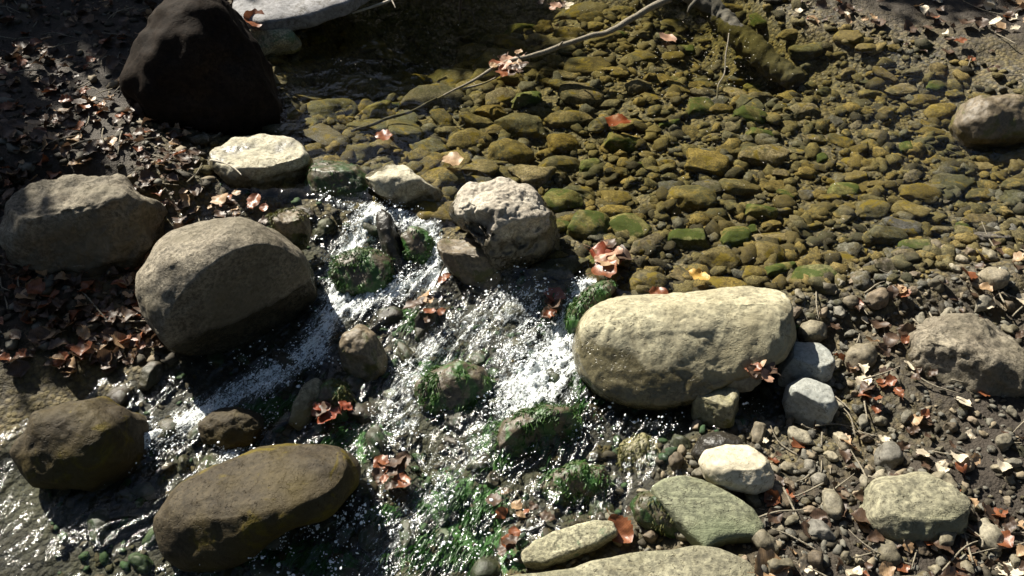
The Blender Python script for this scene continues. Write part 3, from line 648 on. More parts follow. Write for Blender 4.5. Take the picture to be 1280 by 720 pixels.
rock('rock', 'low mossy rock with a pale streak behind the tilted block', [(676, 606), (692, 588), (724, 578), (752, 584), (764, 604), (750, 624), (716, 630), (684, 624)], 0.11, 0.06, M['mossbrown'], amp=.09, seed=72)
rock('rock', 'olive rock under shallow water left of the green slab', [(764, 586), (776, 556), (804, 542), (832, 556), (840, 586), (824, 610), (790, 614)], 0.09, 0.07, M['khaki'], amp=.1, seed=74)
rock('rock', 'long mossy rock at the left foot of the tan boulder beside the fall', [(706, 396), (722, 372), (744, 354), (764, 350), (772, 360), (750, 380), (734, 400), (722, 420), (708, 420)], 0.25, 0.06, M['mossbrown'], amp=.08, seed=76)
# beyond the photograph's edges
rock('boulder', 'mossy boulder on the shaded left bank above the rounded boulder', [(20, 300), (40, 246), (90, 222), (150, 226), (186, 256), (190, 306), (150, 340), (80, 346), (36, 332)], 0.31, 0.22, M['left'], [(0, 0, 1, .7), (.4, -1, .2, .6)], amp=.12, ridged=.05, seed=80, cat='boulder')
rock('boulder', 'dark boulder in the water at the lower left corner', [(30, 560), (60, 510), (120, 500), (170, 526), (176, 576), (130, 606), (60, 604)], 0.12, 0.15, M['wetbrown'], amp=.08, seed=82, cat='boulder')
rock('boulder', 'brown boulder on the right bank among fallen leaves', [(1120, 470), (1140, 416), (1196, 396), (1250, 416), (1272, 470), (1240, 514), (1170, 520)], 0.22, 0.2, M['left'], [(0, 0, 1, .7), (-.5, -1, .3, .6)], amp=.12, ridged=.05, seed=84, cat='boulder')
rock('rock', 'flat tan rock at the right end of the bottom bank', [(1080, 640), (1100, 606), (1160, 596), (1206, 620), (1200, 662), (1140, 680), (1096, 670)], 0.22, 0.09, M['ledge'], [(0, 0, 1, .6)], amp=.08, seed=86)
rock('rock', 'mossy rock at the right shore of the pool', [(1190, 156), (1210, 128), (1256, 120), (1292, 140), (1290, 172), (1240, 186), (1202, 180)], 0.30, 0.12, M['brown'], amp=.09, seed=88)

# ------------------------------------------------------------------ moss caps (parts of their rocks)
def blades(P, Nn, count, length, width, seed, flow=None, spread=.3):
    r = np.random.default_rng(seed); idx = r.integers(0, len(P), count)
    b = P[idx] + r.normal(0, 0.002, (count, 3)); n = Nn[idx]
    d = n * 0.22 + r.normal(0, spread, (count, 3))
    if flow is not None: d = d + np.asarray(flow)[None]
    d /= np.linalg.norm(d, axis=1)[:, None]
    sd = np.cross(d, r.normal(0, 1, (count, 3))); sd /= np.linalg.norm(sd, axis=1)[:, None]
    ln = length * r.uniform(.5, 1.4, count)[:, None]; wd = width * r.uniform(.6, 1.3, count)[:, None]
    m_ = b + d * ln * .55 + n * ln * .1; tip = b + d * ln - n * ln * .15
    V = np.stack([b - sd * wd, b + sd * wd, m_ + sd * wd * .8, m_ - sd * wd * .8, tip + sd * wd * .2, tip - sd * wd * .2], 1).reshape(-1, 3)
    k = np.arange(count) * 6
    F = np.vstack([np.c_[k, k + 1, k + 2, k + 3], np.c_[k + 3, k + 2, k + 4, k + 5]])
    return V, F
def moss_on(label_start, count, mat, thr=0.0, length=0.013, width=0.0018, seed=0, flow=(-.25, -.5, -.3), upmin=0.1):
    for o in list(col.objects):
        if o.get('label', '').startswith(label_start):
            P, F, C = SCAT[o.name]; nn = vnormals(P, F)
            msk = (nn[:, 2] > upmin) & (fbm(P / 0.07, 3, seed) > thr)
            if msk.sum() < 20: continue
            V, Fb = blades(P[msk], nn[msk], count, length, width, seed, flow)
            link('moss', mesh_np('moss', V, Fb, mat), (0, 0, 0), o)
moss_on('low rock furred', 1000, M['moss'], .05, seed=1)
moss_on('tan faced rock', 1500, M['moss'], -.1, seed=2, upmin=.35, length=.018)
moss_on('small mossy rock', 450, M['moss'], .1, seed=3)
moss_on('dark green rock', 900, M['moss'], .05, seed=4, length=.02)
moss_on('low mossy rock', 900, M['moss'], -.1, seed=5)
moss_on('long mossy rock', 1000, M['moss'], -.3, seed=6)
moss_on('dark mossy rock', 900, M['algae'], -.1, seed=7)
moss_on('mossy dark stone', 220, M['algae'], 0, seed=8)
moss_on('smooth dark wet rock', 500, M['moss'], -.1, seed=9, upmin=-.3)
moss_on('olive rock under', 1000, M['algae'], -.3, seed=10)
moss_on('small brown rock', 900, M['algae'], 0, seed=11)

# ------------------------------------------------------------------ small stones
def in_rock(px, py, pad=0):
    for ol, C in ROCKS:
        a, b = ol, np.roll(ol, -1, axis=0)
        cond = ((a[:, 1] > py) != (b[:, 1] > py))
        xi = (b[:, 0] - a[:, 0]) * (py - a[:, 1]) / (b[:, 1] - a[:, 1] + 1e-9) + a[:, 0]
        if (np.sum(cond & (px < xi)) % 2) == 1: return True
    return False
def pebble_mesh(seed, mat, sub=4, flat=.5, boxy=.8, ang=False):
    r = np.random.default_rng(seed); V, F = ico(sub)
    V = np.sign(V) * np.abs(V) ** boxy; V[:, 2] *= flat; V[:, 1] *= r.uniform(.45, .8)
    for _ in range(9 if ang else 5):
        n = r.normal(0, 1, 3); n[2] *= .8; n /= np.linalg.norm(n); d = V @ n; lim = r.uniform(.55, .85) * d.max()
        V -= n[None] * (np.maximum(d - lim, 0) * .85)[:, None]
    nn = vnormals(V, F)
    V = V + nn * (fbm(V * 1.6 + seed, 3, seed) * .09 + fbm(V * 7 + seed, 3, seed + 3) * .022)[:, None]
    return mesh_np('river_stone', V, F, mat)
pool_var = [pebble_mesh(100 + i, M['pool'], 4, random.uniform(.28, .55), random.uniform(.65, .95), i % 3 != 0) for i in range(22)]
poolm_var = [pebble_mesh(140 + i, M['poolmoss'], 4, random.uniform(.4, .6)) for i in range(4)]
bed_var = [pebble_mesh(160 + i, M['bedstone'], 4, random.uniform(.4, .65), ang=True) for i in range(6)]
bank_var = [pebble_mesh(180 + i, M['bank'], 4, random.uniform(.45, .7), ang=i % 2 == 0) for i in range(8)]
marks = [((420, 80), 'in the shadowed far left of the pool'), ((470, 130), 'by the far left pool edge'), ((600, 40), 'beyond the bare branch'), ((620, 110), 'just in front of the bare branch'),
         ((500, 60), 'left of the branch tip in the deep pool'), ((560, 180), 'behind the pale rock by the floating leaf'), ((640, 190), 'right behind the big pitted rock'), ((740, 100), 'below the middle of the branch'),
         ((720, 240), 'to the right of the pitted rock'), ((780, 150), 'around the red sunken leaf'), ((760, 280), 'behind the matted leaf clump'), ((850, 60), 'around the orange leaf near the sunken log'),
         ((880, 130), 'below the wavy twig'), ((850, 220), 'in the middle of the sunlit shallows'), ((850, 310), 'behind the tan boulder'), ((950, 120), 'in front of the sunken log'),
         ((960, 230), 'by the algae patch at the right'), ((960, 320), 'at the right gravel shore'), ((1080, 150), 'along the right shore'), ((1080, 250), 'in the right bay of the pool')]
def zone(px, py): return min(marks, key=lambda m_: (m_[0][0] - px) ** 2 + 2 * (m_[0][1] - py) ** 2)[1]
placed = []
def try_place(px, py, a, gap=.78):
    p = at_w(px, py, -0.05)
    for q in placed:
        if (p[0] - q[0]) ** 2 + (p[1] - q[1]) ** 2 < ((a + q[2]) * gap) ** 2: return None
    placed.append((p[0], p[1], a)); return p
cand = []
# named stones one can single out in the photograph: (px, py, half width px, material set, turn, label)
hero = [
    (520, 52, 36, 1, 0, 'big rounded olive stone below the dark water at the top of the pool'),
    (467, 128, 26, 2, 60, 'long mossy olive stone tilted upright in the left of the pool'),
    (452, 187, 24, 1, 0, 'flat ochre stone at the pool edge behind the smooth wet rock'),
    (638, 178, 30, 1, 10, 'broad ochre stone behind the pitted rock'),
    (698, 162, 26, 1, 20, 'rounded grey olive stone centred between pitted rock and branch'),
    (668, 210, 38, 1, 0, 'wide flat stone just behind the top of the pitted rock'),
    (775, 165, 34, 2, -15, 'dark green furry stone beside the red sunken leaf'),
    (560, 226, 32, 1, 0, 'dark brown stone under the floating tan leaf'),
    (700, 245, 30, 2, 0, 'dark green striped stone right of the pitted rock'),
    (866, 243, 30, 1, 0, 'wide flat tan stone casting a dark shadow in the shallows'),
    (885, 228, 22, 1, 30, 'squarish olive stone above the wide flat tan stone'),
    (880, 198, 34, 1, 0, 'long pale olive stone in the upper shallows'),
    (862, 297, 26, 2, 0, 'green furry stone in the shallows behind the tan boulder'),
    (916, 300, 24, 2, 20, 'bright green furry stone near the right shallows'),
    (899, 330, 26, 1, -40, 'pointed tan stone leaning near the golden leaf'),
    (975, 212, 14, 1, 0, 'small smooth pinkish stone beside the right algae patch'),
    (945, 265, 26, 2, 0, 'low stone under dark green algae at the right'),
    (955, 320, 24, 1, 0, 'flat olive stone at the right gravel edge'),
    (735, 285, 34, 2, 0, 'green tinged stone behind the matted leaf clump'),
    (770, 258, 22, 1, 0, 'round ochre stone right of the green striped stone'),
    (540, 110, 40, 1, 0, 'large low olive stone at the submerged end of the branch'),
    (430, 70, 42, 1, 5, 'wide sunlit ochre slab stone at the left of the pool'),
    (400, 120, 40, 1, 0, 'wide ochre stone in front of the grey shore rock'),
]
for px, py, hw, kd, turn, lab in hero:
    a = hw * 1.0 * (np.linalg.norm(at(px, py, .2) - CAM) / FPX)
    p = at_w(px, py, -.05); placed.append((p[0], p[1], a))
    me = random.choice(pool_var if kd == 1 else poolm_var)
    zb = float(z_bed([p[0]], [p[1]])[0])
    o = link('river_stone', me, (p[0], p[1], zb + a * .18), None, (random.uniform(-.12, .12), random.uniform(-.12, .12), rad(turn + random.uniform(-12, 12))), (a, a, a * random.uniform(.8, 1.1)))
    tag(o, lab, 'stone', 'named stones lying in the pool')
n_pool = 0
for a_px in (40, 30, 23, 17):
    tries = {40: 130, 30: 380, 23: 900, 17: 6000}[a_px]
    for _ in range(tries):
        if n_pool >= 275: break
        px, py = random.uniform(300, 1300), random.uniform(-20, 372)
        sc_d = np.linalg.norm(at(px, py, .2) - CAM) / FPX
        a = a_px * random.uniform(.75, 1.15) * 0.0026 * (1.15 if py < 140 else 1.0) * (0.72 if px > 760 else 1.0)
        p = at_w(px, py, -.05)
        s = float(s_down(p[0], p[1])); sdd = float(sd_shore([p[0]], [p[1]])[0])
        if s > -a * .7 or sdd > .02 or in_rock(px, py): continue
        if try_place(px, py, a, .62) is None: continue
        kd = random.random() < (.16 if px > 700 else .06)
        me = random.choice(poolm_var if kd else pool_var)
        zb = float(z_bed([p[0]], [p[1]])[0])
        o = link('river_stone', me, (p[0], p[1], zb + a * random.uniform(.1, .28)), None,
                 (random.uniform(-.3, .3), random.uniform(-.25, .25), random.gauss(0, .45)), (a * random.uniform(1, 1.3), a, a * random.uniform(.55, .95)))
        z_ = zone(px, py); szw = {40: 'large', 30: 'broad', 23: 'medium', 17: 'small'}[a_px]
        cw = 'green algae covered' if kd else 'olive brown'
        lb = f'{szw} {cw} cobble under water {z_}'
        tag(o, lb, 'stone', lb + ' (set)'); n_pool += 1
# cobbles in the cascade bed
cz = [((330, 540), 'beside the wet brown boulder'), ((480, 400), 'below the upper fall'), ((480, 560), 'in the lower left rapids'), ((560, 640), 'in the bottom rapids'), ((600, 430), 'under the main white water'),
      ((680, 640), 'behind the tilted block'), ((780, 530), 'in front of the tan boulder'), ((400, 690), 'below the wet brown boulder'), ((150, 640), 'in the lower left corner')]
n_bed = 0
for _ in range(1500):
    if n_bed >= 75: break
    px, py = random.uniform(100, 860), random.uniform(255, 735); p = at_w(px, py, -.02)
    s = float(s_down(p[0], p[1])); sdd = float(sd_shore([p[0]], [p[1]])[0])
    if s < .06 or sdd > 0 or in_rock(px, py): continue
    a = random.uniform(.03, .075)
    if try_place(px, py, a, .8) is None: continue
    zb = float(z_bed([p[0]], [p[1]])[0])
    o = link('streambed_stone', random.choice(bed_var), (p[0], p[1], zb + a * .12), None, (random.uniform(-.3, .3), random.uniform(-.3, .3), random.uniform(0, 6)), (a, a, a * random.uniform(.8, 1.1)))
    z_ = min(cz, key=lambda m_: (m_[0][0] - px) ** 2 + (m_[0][1] - py) ** 2)[1]
    lb = f'dark wet {"big" if a > .05 else "little"} cobble {z_} in rushing water'
    tag(o, lb, 'stone', lb + ' (set)'); n_bed += 1
# stones on the right bank
bz = [((960, 548), 'between grey stone and cream oval stone'), ((985, 600), 'right of the cream oval stone'), ((990, 650), 'below the pale leaves at lower right'), ((810, 660), 'left of the green slab tip'), ((960, 700), 'in the lower right corner'),
      ((1100, 570), 'on the right bank by the brown boulder'), ((1150, 330), 'on the right bank above the brown boulder'), ((990, 390), 'at the right end of the tan boulder')]
n_bank = 0
for a_px in (17, 11, 8):
    for _ in range({17: 200, 11: 500, 8: 1500}[a_px]):
        if n_bank >= 110: break
        px, py = random.uniform(780, 1270), random.uniform(300, 730)
        p = at_w(px, py, 0.02); sdd = float(sd_shore([p[0]], [p[1]])[0])
        if sdd < -.03 or in_rock(px, py): continue
        if px > 1040 and random.random() < .7: continue
        a = a_px * random.uniform(.8, 1.3) * .0024
        zb = float(z_bed([p[0]], [p[1]])[0]); p = at(px, py, zb)
        if any((p[0] - q[0]) ** 2 + (p[1] - q[1]) ** 2 < ((a + q[2]) * .85) ** 2 for q in placed): continue
        placed.append((p[0], p[1], a)); zb = float(z_bed([p[0]], [p[1]])[0])
        o = link('bank_stone', random.choice(bank_var), (p[0], p[1], zb + a * .25), None, (random.uniform(-.4, .4), random.uniform(-.4, .4), random.uniform(0, 6)), (a, a, a))
        z_ = min(bz, key=lambda m_: (m_[0][0] - px) ** 2 + (m_[0][1] - py) ** 2)[1]
        lb = f'{ {17: "larger", 11: "medium", 8: "small"}[a_px] } dry bank stone {z_}'
        tag(o, lb, 'stone', lb + ' (set)'); n_bank += 1

# gravel: too many to count
def gravel(name, pts, sizes, mats, seed, flat=.55):
    r = np.random.default_rng(seed); V0, F0 = ico(2); n = len(pts); Vs, Fs, mi = [], [], []
    for i in range(n):
        v = V0 * (1 + .22 * r.normal(0, 1, (len(V0), 1)).clip(-1.2, 1.2)); v = v * np.array([1, r.uniform(.55, .9), r.uniform(.35, .7)]) * sizes[i]
        a = r.uniform(0, 6.28); c, s_ = math.cos(a), math.sin(a); b = r.normal(0, .25)
        v = np.c_[v[:, 0] * c - v[:, 1] * s_, v[:, 0] * s_ + v[:, 1] * c, v[:, 2] + v[:, 0] * b]
        Vs.append(v + pts[i]); Fs.append(F0 + i * len(V0)); mi.append(np.full(len(F0), r.integers(0, len(mats))))
    me = mesh_np(name, np.vstack(Vs), np.vstack(Fs), None)
    for m_ in mats: me.materials.append(m_)
    me.polygons.foreach_set('material_index', np.concatenate(mi).astype(np.int32)); return me
gm = [plain_mat('gravel_olive', (0.10, 0.085, 0.035), (0.24, 0.19, 0.075), 35), plain_mat('gravel_ochre', (0.16, 0.12, 0.035), (0.32, 0.24, 0.09), 35),
      plain_mat('gravel_grey', (0.07, 0.066, 0.055), (0.14, 0.13, 0.10), 25), plain_mat('gravel_tan', (0.13, 0.10, 0.06), (0.22, 0.18, 0.12), 25), plain_mat('gravel_dark', (0.025, 0.02, 0.012), (0.05, 0.04, 0.022), 25), plain_mat('gravel_green', (0.008, 0.02, 0.006), (0.02, 0.06, 0.012), 25)]
def scatter(n, box, cond, lo, hi, seed, dz=.0):
    r = np.random.default_rng(seed); px = r.uniform(box[0], box[2], n); py = r.uniform(box[1], box[3], n)
    P = np.array([at_w(a, b, -.04) for a, b in zip(px, py)]); x, y = P[:, 0], P[:, 1]
    sdd = sd_shore(x, y); s = s_down(x, y); k = cond(sdd, s, px, py)
    x, y = x[k], y[k]; z = z_bed(x, y); sz = lo * (hi / lo) ** (r.uniform(0, 1, len(x)) ** 1.8)
    return np.c_[x, y, z + sz * .25 + dz], sz
gp = [stone_mat('pool_gravel_' + n_, c_, 0.8, scale=22, speck=.5, film=((0.12, 0.09, 0.026), (0.06, 0.06, 0.034)), spec=.2) for n_, c_ in (('olive', [(.06, .05, .022), (.12, .10, .045), (.17, .14, .06)]), ('ochre', [(.10, .075, .025), (.18, .135, .045), (.24, .18, .07)]), ('dark', [(.02, .017, .010), (.045, .038, .022), (.07, .06, .035)]), ('grey', [(.06, .058, .05), (.11, .105, .09), (.16, .15, .125)]))]
pts, sz = scatter(8000, (250, -40, 1320, 378), lambda d, s, px, py: (s < 0) & (d < .1), .008, .045, 5)
g = link('gravel', gravel('gravel', pts, sz, [gp[0], gp[2], gp[1], gp[3], gp[2], gp[0]], 6)); tag(g, 'fine brown gravel filling the gaps on the pool bed', 'gravel', kind='stuff')
pts, sz = scatter(2600, (60, 240, 1000, 740), lambda d, s, px, py: (s > 0) & (d < .0), .006, .022, 7)
g = link('gravel', gravel('gravel', pts, sz, [gm[4], gp[2], gm[5]], 8)); tag(g, 'dark gravel under the rushing water', 'gravel', kind='stuff')
pts, sz = scatter(3600, (640, 280, 1300, 760), lambda d, s, px, py: (d > -.04), .005, .018, 9)
g = link('gravel', gravel('gravel', pts, sz, [gm[2], gm[3], gm[2], gm[4], gm[4], gp[3]], 10)); tag(g, 'dry mixed gravel on the right bank', 'gravel', kind='stuff')

# ------------------------------------------------------------------ leaves
def leaf_geo(size, kind, curl, fold, seed):
    r = np.random.default_rng(seed); nu, nv = 15, 7
    V = []
    for i in range(nu):
        t = i / (nu - 1)
        wd = math.sin(math.pi * min(1, t * .97 + .015)) ** .75 * .36
        if kind == 'lobed': wd *= (0.62 + .42 * abs(math.sin(t * math.pi * 3.6)))
        elif kind == 'toothed': wd *= 1.1 * (1 + .10 * math.sin(t * 40))
        elif kind == 'broad': wd *= 1.5 * (1 + .12 * math.sin(t * 19))
        for j in range(nv):
            v = (j / (nv - 1)) * 2 - 1
            z = fold * abs(v) * wd + curl * (t - .5) ** 2 * 2 + .05 * math.sin(t * 9 + seed) * v
            V.append(((t - .5), v * wd + .03 * math.sin(t * 3 + seed), z))
    V = np.array(V) * size; V[:, 2] += fbm(V / size * 4 + seed, 2, seed) * size * .06
    F = [(i * nv + j, i * nv + j + 1, (i + 1) * nv + j + 1, (i + 1) * nv + j) for i in range(nu - 1) for j in range(nv - 1)]
    # stalk
    s0 = len(V); st = np.array([(-.5, 0, V[3, 2] / size), (-.62, .01, V[3, 2] / size + .03), (-.74, .04, V[3, 2] / size + .05)]) * size
    tv, tf = tube(st, [size * .012, size * .01, size * .006], 4, 5)
    V = np.vstack([V, tv]); F += [tuple(k + s0 for k in f) for f in tf]
    return V, F
def leaf(px, py, z, size_px, mat, kind='broad', curl=.15, fold=.2, rot=(0, 0, 0), seed=0, parent=None, name='leaf', label=None, group=None, rel=None):
    p = at(px, py, z); size = size_px * np.linalg.norm(p - CAM) / FPX
    V, F = leaf_geo(size, kind, curl, fold, seed)
    me = mesh_py('leaf', V, F, M[mat])
    loc = p if rel is None else p - rel
    o = link(name, me, loc, parent, rot)
    if label: tag(o, label, 'leaf', group)
    return o
def clump(name, label, px, py, z, n, spread, size, mats, seed, cat='leaf clump', tilt=.26, stack=.012):
    r = np.random.default_rng(seed); base = at(px, py, z); e = empty(name, base); tag(e, label, cat)
    mats = list(mats) + ['l_brown']
    for i in range(int(n * 1.2)):
        qx, qy = px + r.normal(0, spread[0] * 1.15), py + r.normal(0, spread[1] * 1.15)
        leaf(qx, qy, z + r.uniform(-.2, 1) * stack * 2, size * r.uniform(.35, 1.0), mats[i % len(mats)], r.choice(['lobed', 'broad', 'toothed']), r.uniform(-.2, .25), r.uniform(.0, .3),
             (r.normal(0, tilt) , r.normal(0, tilt * .7), r.uniform(0, 6.28)), int(r.integers(0, 999)), e, 'leaf', rel=base)
    return e
clump('leaf_clump', 'matted pinkish brown leaves snagged at the lip of the pool beside the pitted rock', 758, 316, .315, 9, (14, 8), 40, ['l_red', 'l_tan', 'l_pink', 'l_rust', 'l_brown'], 1)
clump('leaf_clump', 'rust red leaf wad caught under the pitted rock at the head of the white water', 685, 380, .235, 7, (8, 6), 28, ['l_rust', 'l_red', 'l_brown'], 2)
clump('leaf_clump', 'orange brown leaves snagged below the brown wedged rock', 534, 380, .225, 9, (9, 11), 26, ['l_rust', 'l_tan', 'l_brown'], 3)
clump('leaf_clump', 'bright red wet leaves caught beside the thin tilted rock', 406, 511, .155, 8, (11, 7), 30, ['l_red', 'l_red', 'l_rust'], 4)
clump('leaf_clump', 'rust orange leaf wad in the rapids right of the wet brown boulder', 490, 592, .13, 10, (12, 10), 30, ['l_rust', 'l_brown', 'l_rust'], 5)
clump('leaf_clump', 'pink tan leaf cluster on the right end of the tan boulder', 946, 456, .305, 12, (10, 7), 30, ['l_pink', 'l_rust', 'l_tan', 'l_brown'], 6)
clump('leaf_clump', 'dry leaves snagged around the middle of the bare branch', 640, 84, .335, 15, (11, 8), 28, ['l_pink', 'l_brown', 'l_tan', 'l_rust'], 7)
clump('leaf_clump', 'small brown leaf wad in the shallow rapids behind the tilted block', 645, 640, .13, 8, (14, 10), 24, ['l_brown', 'l_rust', 'l_tan'], 8)
clump('leaf_clump', 'brown leaf scraps packed at the left end of the tilted block', 640, 675, .135, 5, (5, 8), 22, ['l_rust', 'l_brown'], 9)
clump('leaf_clump', 'brown litter heaped in front of the flat cream topped rock', 300, 262, .31, 16, (16, 10), 22, ['l_brown', 'l_brown', 'l_rust', 'l_tan'], 10)
clump('leaf_clump', 'pale leaf scraps on the far bank at the top edge', 690, 6, .34, 5, (12, 3), 22, ['l_pink', 'l_pale', 'l_brown'], 11)
leaf(566, 200, .312, 27, 'l_tan', 'broad', .1, .1, (0, 0, .15), 21, label='single tan leaf floating on the dark stone behind the pale rock')
leaf(834, 48, .315, 20, 'l_pink', 'broad', .2, .2, (.2, 0, 1.0), 22, label='curled orange leaf floating near the sunken log')
leaf(772, 151, .27, 34, 'l_red', 'toothed', .1, .1, (0, 0, -.5), 23, label='red sunken leaf beside the dark green furry stone')
leaf(873, 345, .318, 28, 'l_gold', 'lobed', .2, .2, (.1, .1, -.5), 24, label='golden leaf behind the top of the tan boulder')
leaf(823, 366, .318, 24, 'l_rust', 'toothed', .1, .1, (.1, 0, 0), 25, label='brown leaf against the back edge of the tan boulder')
leaf(319, 27, .44, 26, 'l_rust', 'broad', .4, .4, (.3, .2, .1), 26, label='brown leaf on top of the grey shore rock')
leaf(480, 170, .305, 22, 'l_rust', 'broad', .1, .1, (0, 0, .1), 27, label='dull red leaf under the blue reflection left of the branch')
leaf(776, 663, .17, 40, 'l_rust', 'toothed', .35, .5, (.3, .2, -.95), 28, label='long rusty curled leaf beside the right end of the tilted block')
leaf(942, 655, .195, 30, 'l_tan', 'lobed', -.3, .3, (.2, .3, .5), 29, label='tan leaf stuck to the broken tip of the green slab')
leaf(975, 636, .19, 34, 'l_pale', 'lobed', .2, .2, (.2, -.1, .1), 30, label='pale star shaped leaf topmost at the lower right')
leaf(988, 660, .18, 28, 'l_pale', 'toothed', .2, .4, (.3, .5, -1.2), 31, label='cream curled leaf standing on edge beside the pale star leaf')
leaf(996, 683, .19, 30, 'l_pink', 'lobed', .2, .2, (.1, .1, .4), 32, label='pinkish leaf under the cream curled leaf')
leaf(960, 713, .20, 42, 'l_tan', 'broad', .35, .35, (.3, .1, .3), 33, label='big tan ribbed leaf at the bottom edge')
leaf(985, 694, .185, 28, 'l_rust', 'lobed', .2, .2, (.2, 0, 2), 34, label='rusty leaf just above the big tan ribbed leaf')
leaf(998, 552, .2, 26, 'l_rust', 'lobed', .2, .2, (.2, 0, .8), 35, label='orange brown leaf above the gravel right of the cream oval stone')
leaf(992, 620, .19, 24, 'l_red', 'broad', .2, .2, (.2, 0, 2.8), 36, label='red leaf right of the cream oval stone')
leaf(925, 694, .16, 22, 'l_pink', 'broad', .2, .2, (.2, .3, 2.3), 37, label='pink leaf scrap on the edge of the broad olive ledge')
leaf(792, 640, .12, 22, 'l_brown', 'toothed', .1, .2, (0, 0, 1.2), 38, label='dark leaf lying left of the mossy dark stone')

def litter(name, label, n, cond, box, mats, seed, smin=.03, smax=.075):
    r = np.random.default_rng(seed); px = r.uniform(box[0], box[2], n); py = r.uniform(box[1], box[3], n)
    P = np.array([at_w(a, b) for a, b in zip(px, py)]); x, y = P[:, 0], P[:, 1]; k = cond(sd_shore(x, y), px, py); x, y = x[k], y[k]; z = z_bed(x, y)
    kinds = [leaf_geo(1.0, kd, cu, fo_, sd0) for kd, cu, fo_, sd0 in (('lobed', .3, .3, 1), ('broad', .4, .2, 2), ('toothed', -.3, .4, 3), ('lobed', -.2, .5, 4), ('broad', .15, .5, 5))]
    V, F, mi, off = [], [], [], 0
    for i in range(len(x)):
        v, f = kinds[i % 5]; R_ = np.array(Matrix.Rotation(r.uniform(0, 6.28), 3, 'Z') @ Matrix.Rotation(r.normal(0, .4), 3, 'X') @ Matrix.Rotation(r.normal(0, .35), 3, 'Y'))
        V.append(v * r.uniform(smin, smax) @ R_.T + np.array([x[i], y[i], z[i] + r.uniform(.004, .03)])); F += [tuple(q + off for q in ff) for ff in f]; off += len(v); mi += [int(r.integers(0, len(mats)))] * len(f)
    me = mesh_py(name, np.vstack(V), F, None)
    for m_ in mats: me.materials.append(M[m_])
    me.polygons.foreach_set('material_index', mi)
    o = link(name, me); tag(o, label, 'leaf litter', kind='stuff'); return o
litter('leaf_litter', 'brown and tan fallen leaves scattered over the right bank', 650, lambda d, px, py: (d > .04) & (px > 950), (940, -60, 1420, 780), ['l_brown', 'l_tan', 'l_brown', 'l_rust', 'l_brown', 'l_pale', 'l_brown', 'l_brown'], 61, .02, .06)
litter('leaf_litter', 'dull brown fallen leaves covering the shaded left bank', 2200, lambda d, px, py: (d > .04) & (px < 300), (-140, -120, 300, 480), ['l_brown', 'l_brown', 'l_brown', 'l_tan', 'l_brown', 'l_rust'], 62, .02, .065)
litter('leaf_litter', 'pale leaf litter on the far bank above the pool', 1500, lambda d, px, py: (d > .03) & (px >= 300), (300, -260, 1300, 60), ['l_brown', 'l_tan', 'l_brown', 'l_pale'], 63)

pts, sz = scatter(1800, (-120, -60, 330, 470), lambda d, s, px, py: (d > .0), .005, .03, 19)
g = link('gravel', gravel('gravel', pts, sz, [gm[2], gm[3], gm[4], gm[4]], 20)); tag(g, 'loose dark gravel on the shaded left bank', 'gravel', kind='stuff')
def twig_litter(n, box, cond, seed):
    r = np.random.default_rng(seed); V, F, off = [], [], 0
    for _ in range(n):
        p = at_w(r.uniform(box[0], box[2]), r.uniform(box[1], box[3])); 
        if not cond(float(sd_shore([p[0]], [p[1]])[0])): continue
        z = float(z_bed([p[0]], [p[1]])[0]); a = r.uniform(0, 6.28); l_ = r.uniform(.04, .2); d = np.array([math.cos(a), math.sin(a), r.normal(0, .12)]) * l_
        c = np.array([p[0], p[1], z + .015]); v, f = tube([c - d / 2, c + r.normal(0, .01, 3), c + d / 2], [.003, .0025, .001], 5, 8, .01, seed)
        V.append(v); F += [tuple(q + off for q in x) for x in f]; off += len(v)
    return np.vstack(V), F
for k_, (n_, bx_, lb_) in enumerate([(160, (-120, -60, 320, 470), 'thin dead twigs strewn over the left bank'), (170, (960, -40, 1400, 760), 'thin dead twigs strewn over the right bank')]):
    V, F = twig_litter(n_, bx_, lambda d: d > .02, 70 + k_)
    o = link('twig_litter', mesh_py('twig_litter', V, F, M['bark'])); tag(o, lb_, 'twigs', kind='stuff')

# ------------------------------------------------------------------ branches and sunken wood
def wood(name, label, pts, radii, mat, cat='branch', seed=0, wob=.008, sides=10, n=60, rough=.15, twigs=()):
    P = np.array([at(a, b, c) for a, b, c in pts]); base = P[0].copy()
    V, F = tube(P - base, radii, sides, n, wob, seed, rough)
    o = link(name, mesh_py(name, V, F, mat), base); tag(o, label, cat)
    for k, (tp, tr) in enumerate(twigs):
        Q = np.array([at(a, b, c) for a, b, c in tp]) - base
        V, F = tube(Q, tr, 6, 24, wob * .5, seed + k + 1, rough); link('twig', mesh_py('twig', V, F, mat), (0, 0, 0), o)
    return o
wood('branch', 'long bare grey branch reaching diagonally out of the pool', [(542, 124, .28), (575, 112, .31), (620, 83, .34), (660, 72, .35), (700, 57, .37), (740, 46, .39), (790, 24, .43), (836, -4, .50)], [.003, .005, .008, .010, .011, .012, .014, .017], M['bark'], wob=.014, seed=5,
     twigs=[([(578, 112, .315), (605, 103, .30), (628, 92, .31)], [.004, .004, .002]), ([(700, 57, .37), (704, 52, .40)], [.006, .004]), ([(652, 74, .35), (648, 66, .38)], [.006, .003])])
wood('branch', 'short pale twig sticking out over the dark water at the top', [(440, 15, .36), (462, 8, .37), (480, 2, .385), (500, -5, .40)], [.004, .006, .007, .008], M['twig'], seed=7, n=24, twigs=[([(490, 0, .39), (494, 10, .37)], [.004, .002])])
wood('sunken_log', 'broad dull log slanting into the water at the top right', [(862, -14, .36), (905, 28, .27), (945, 62, .225), (996, 104, .17)], [.045, .055, .06, .05], M['sunk'], 'log', seed=9, sides=28, n=90, rough=.14, wob=.02,
     twigs=[([(872, 0, .44), (864, 8, .45), (860, 16, .43)], [.01, .009, .004])])
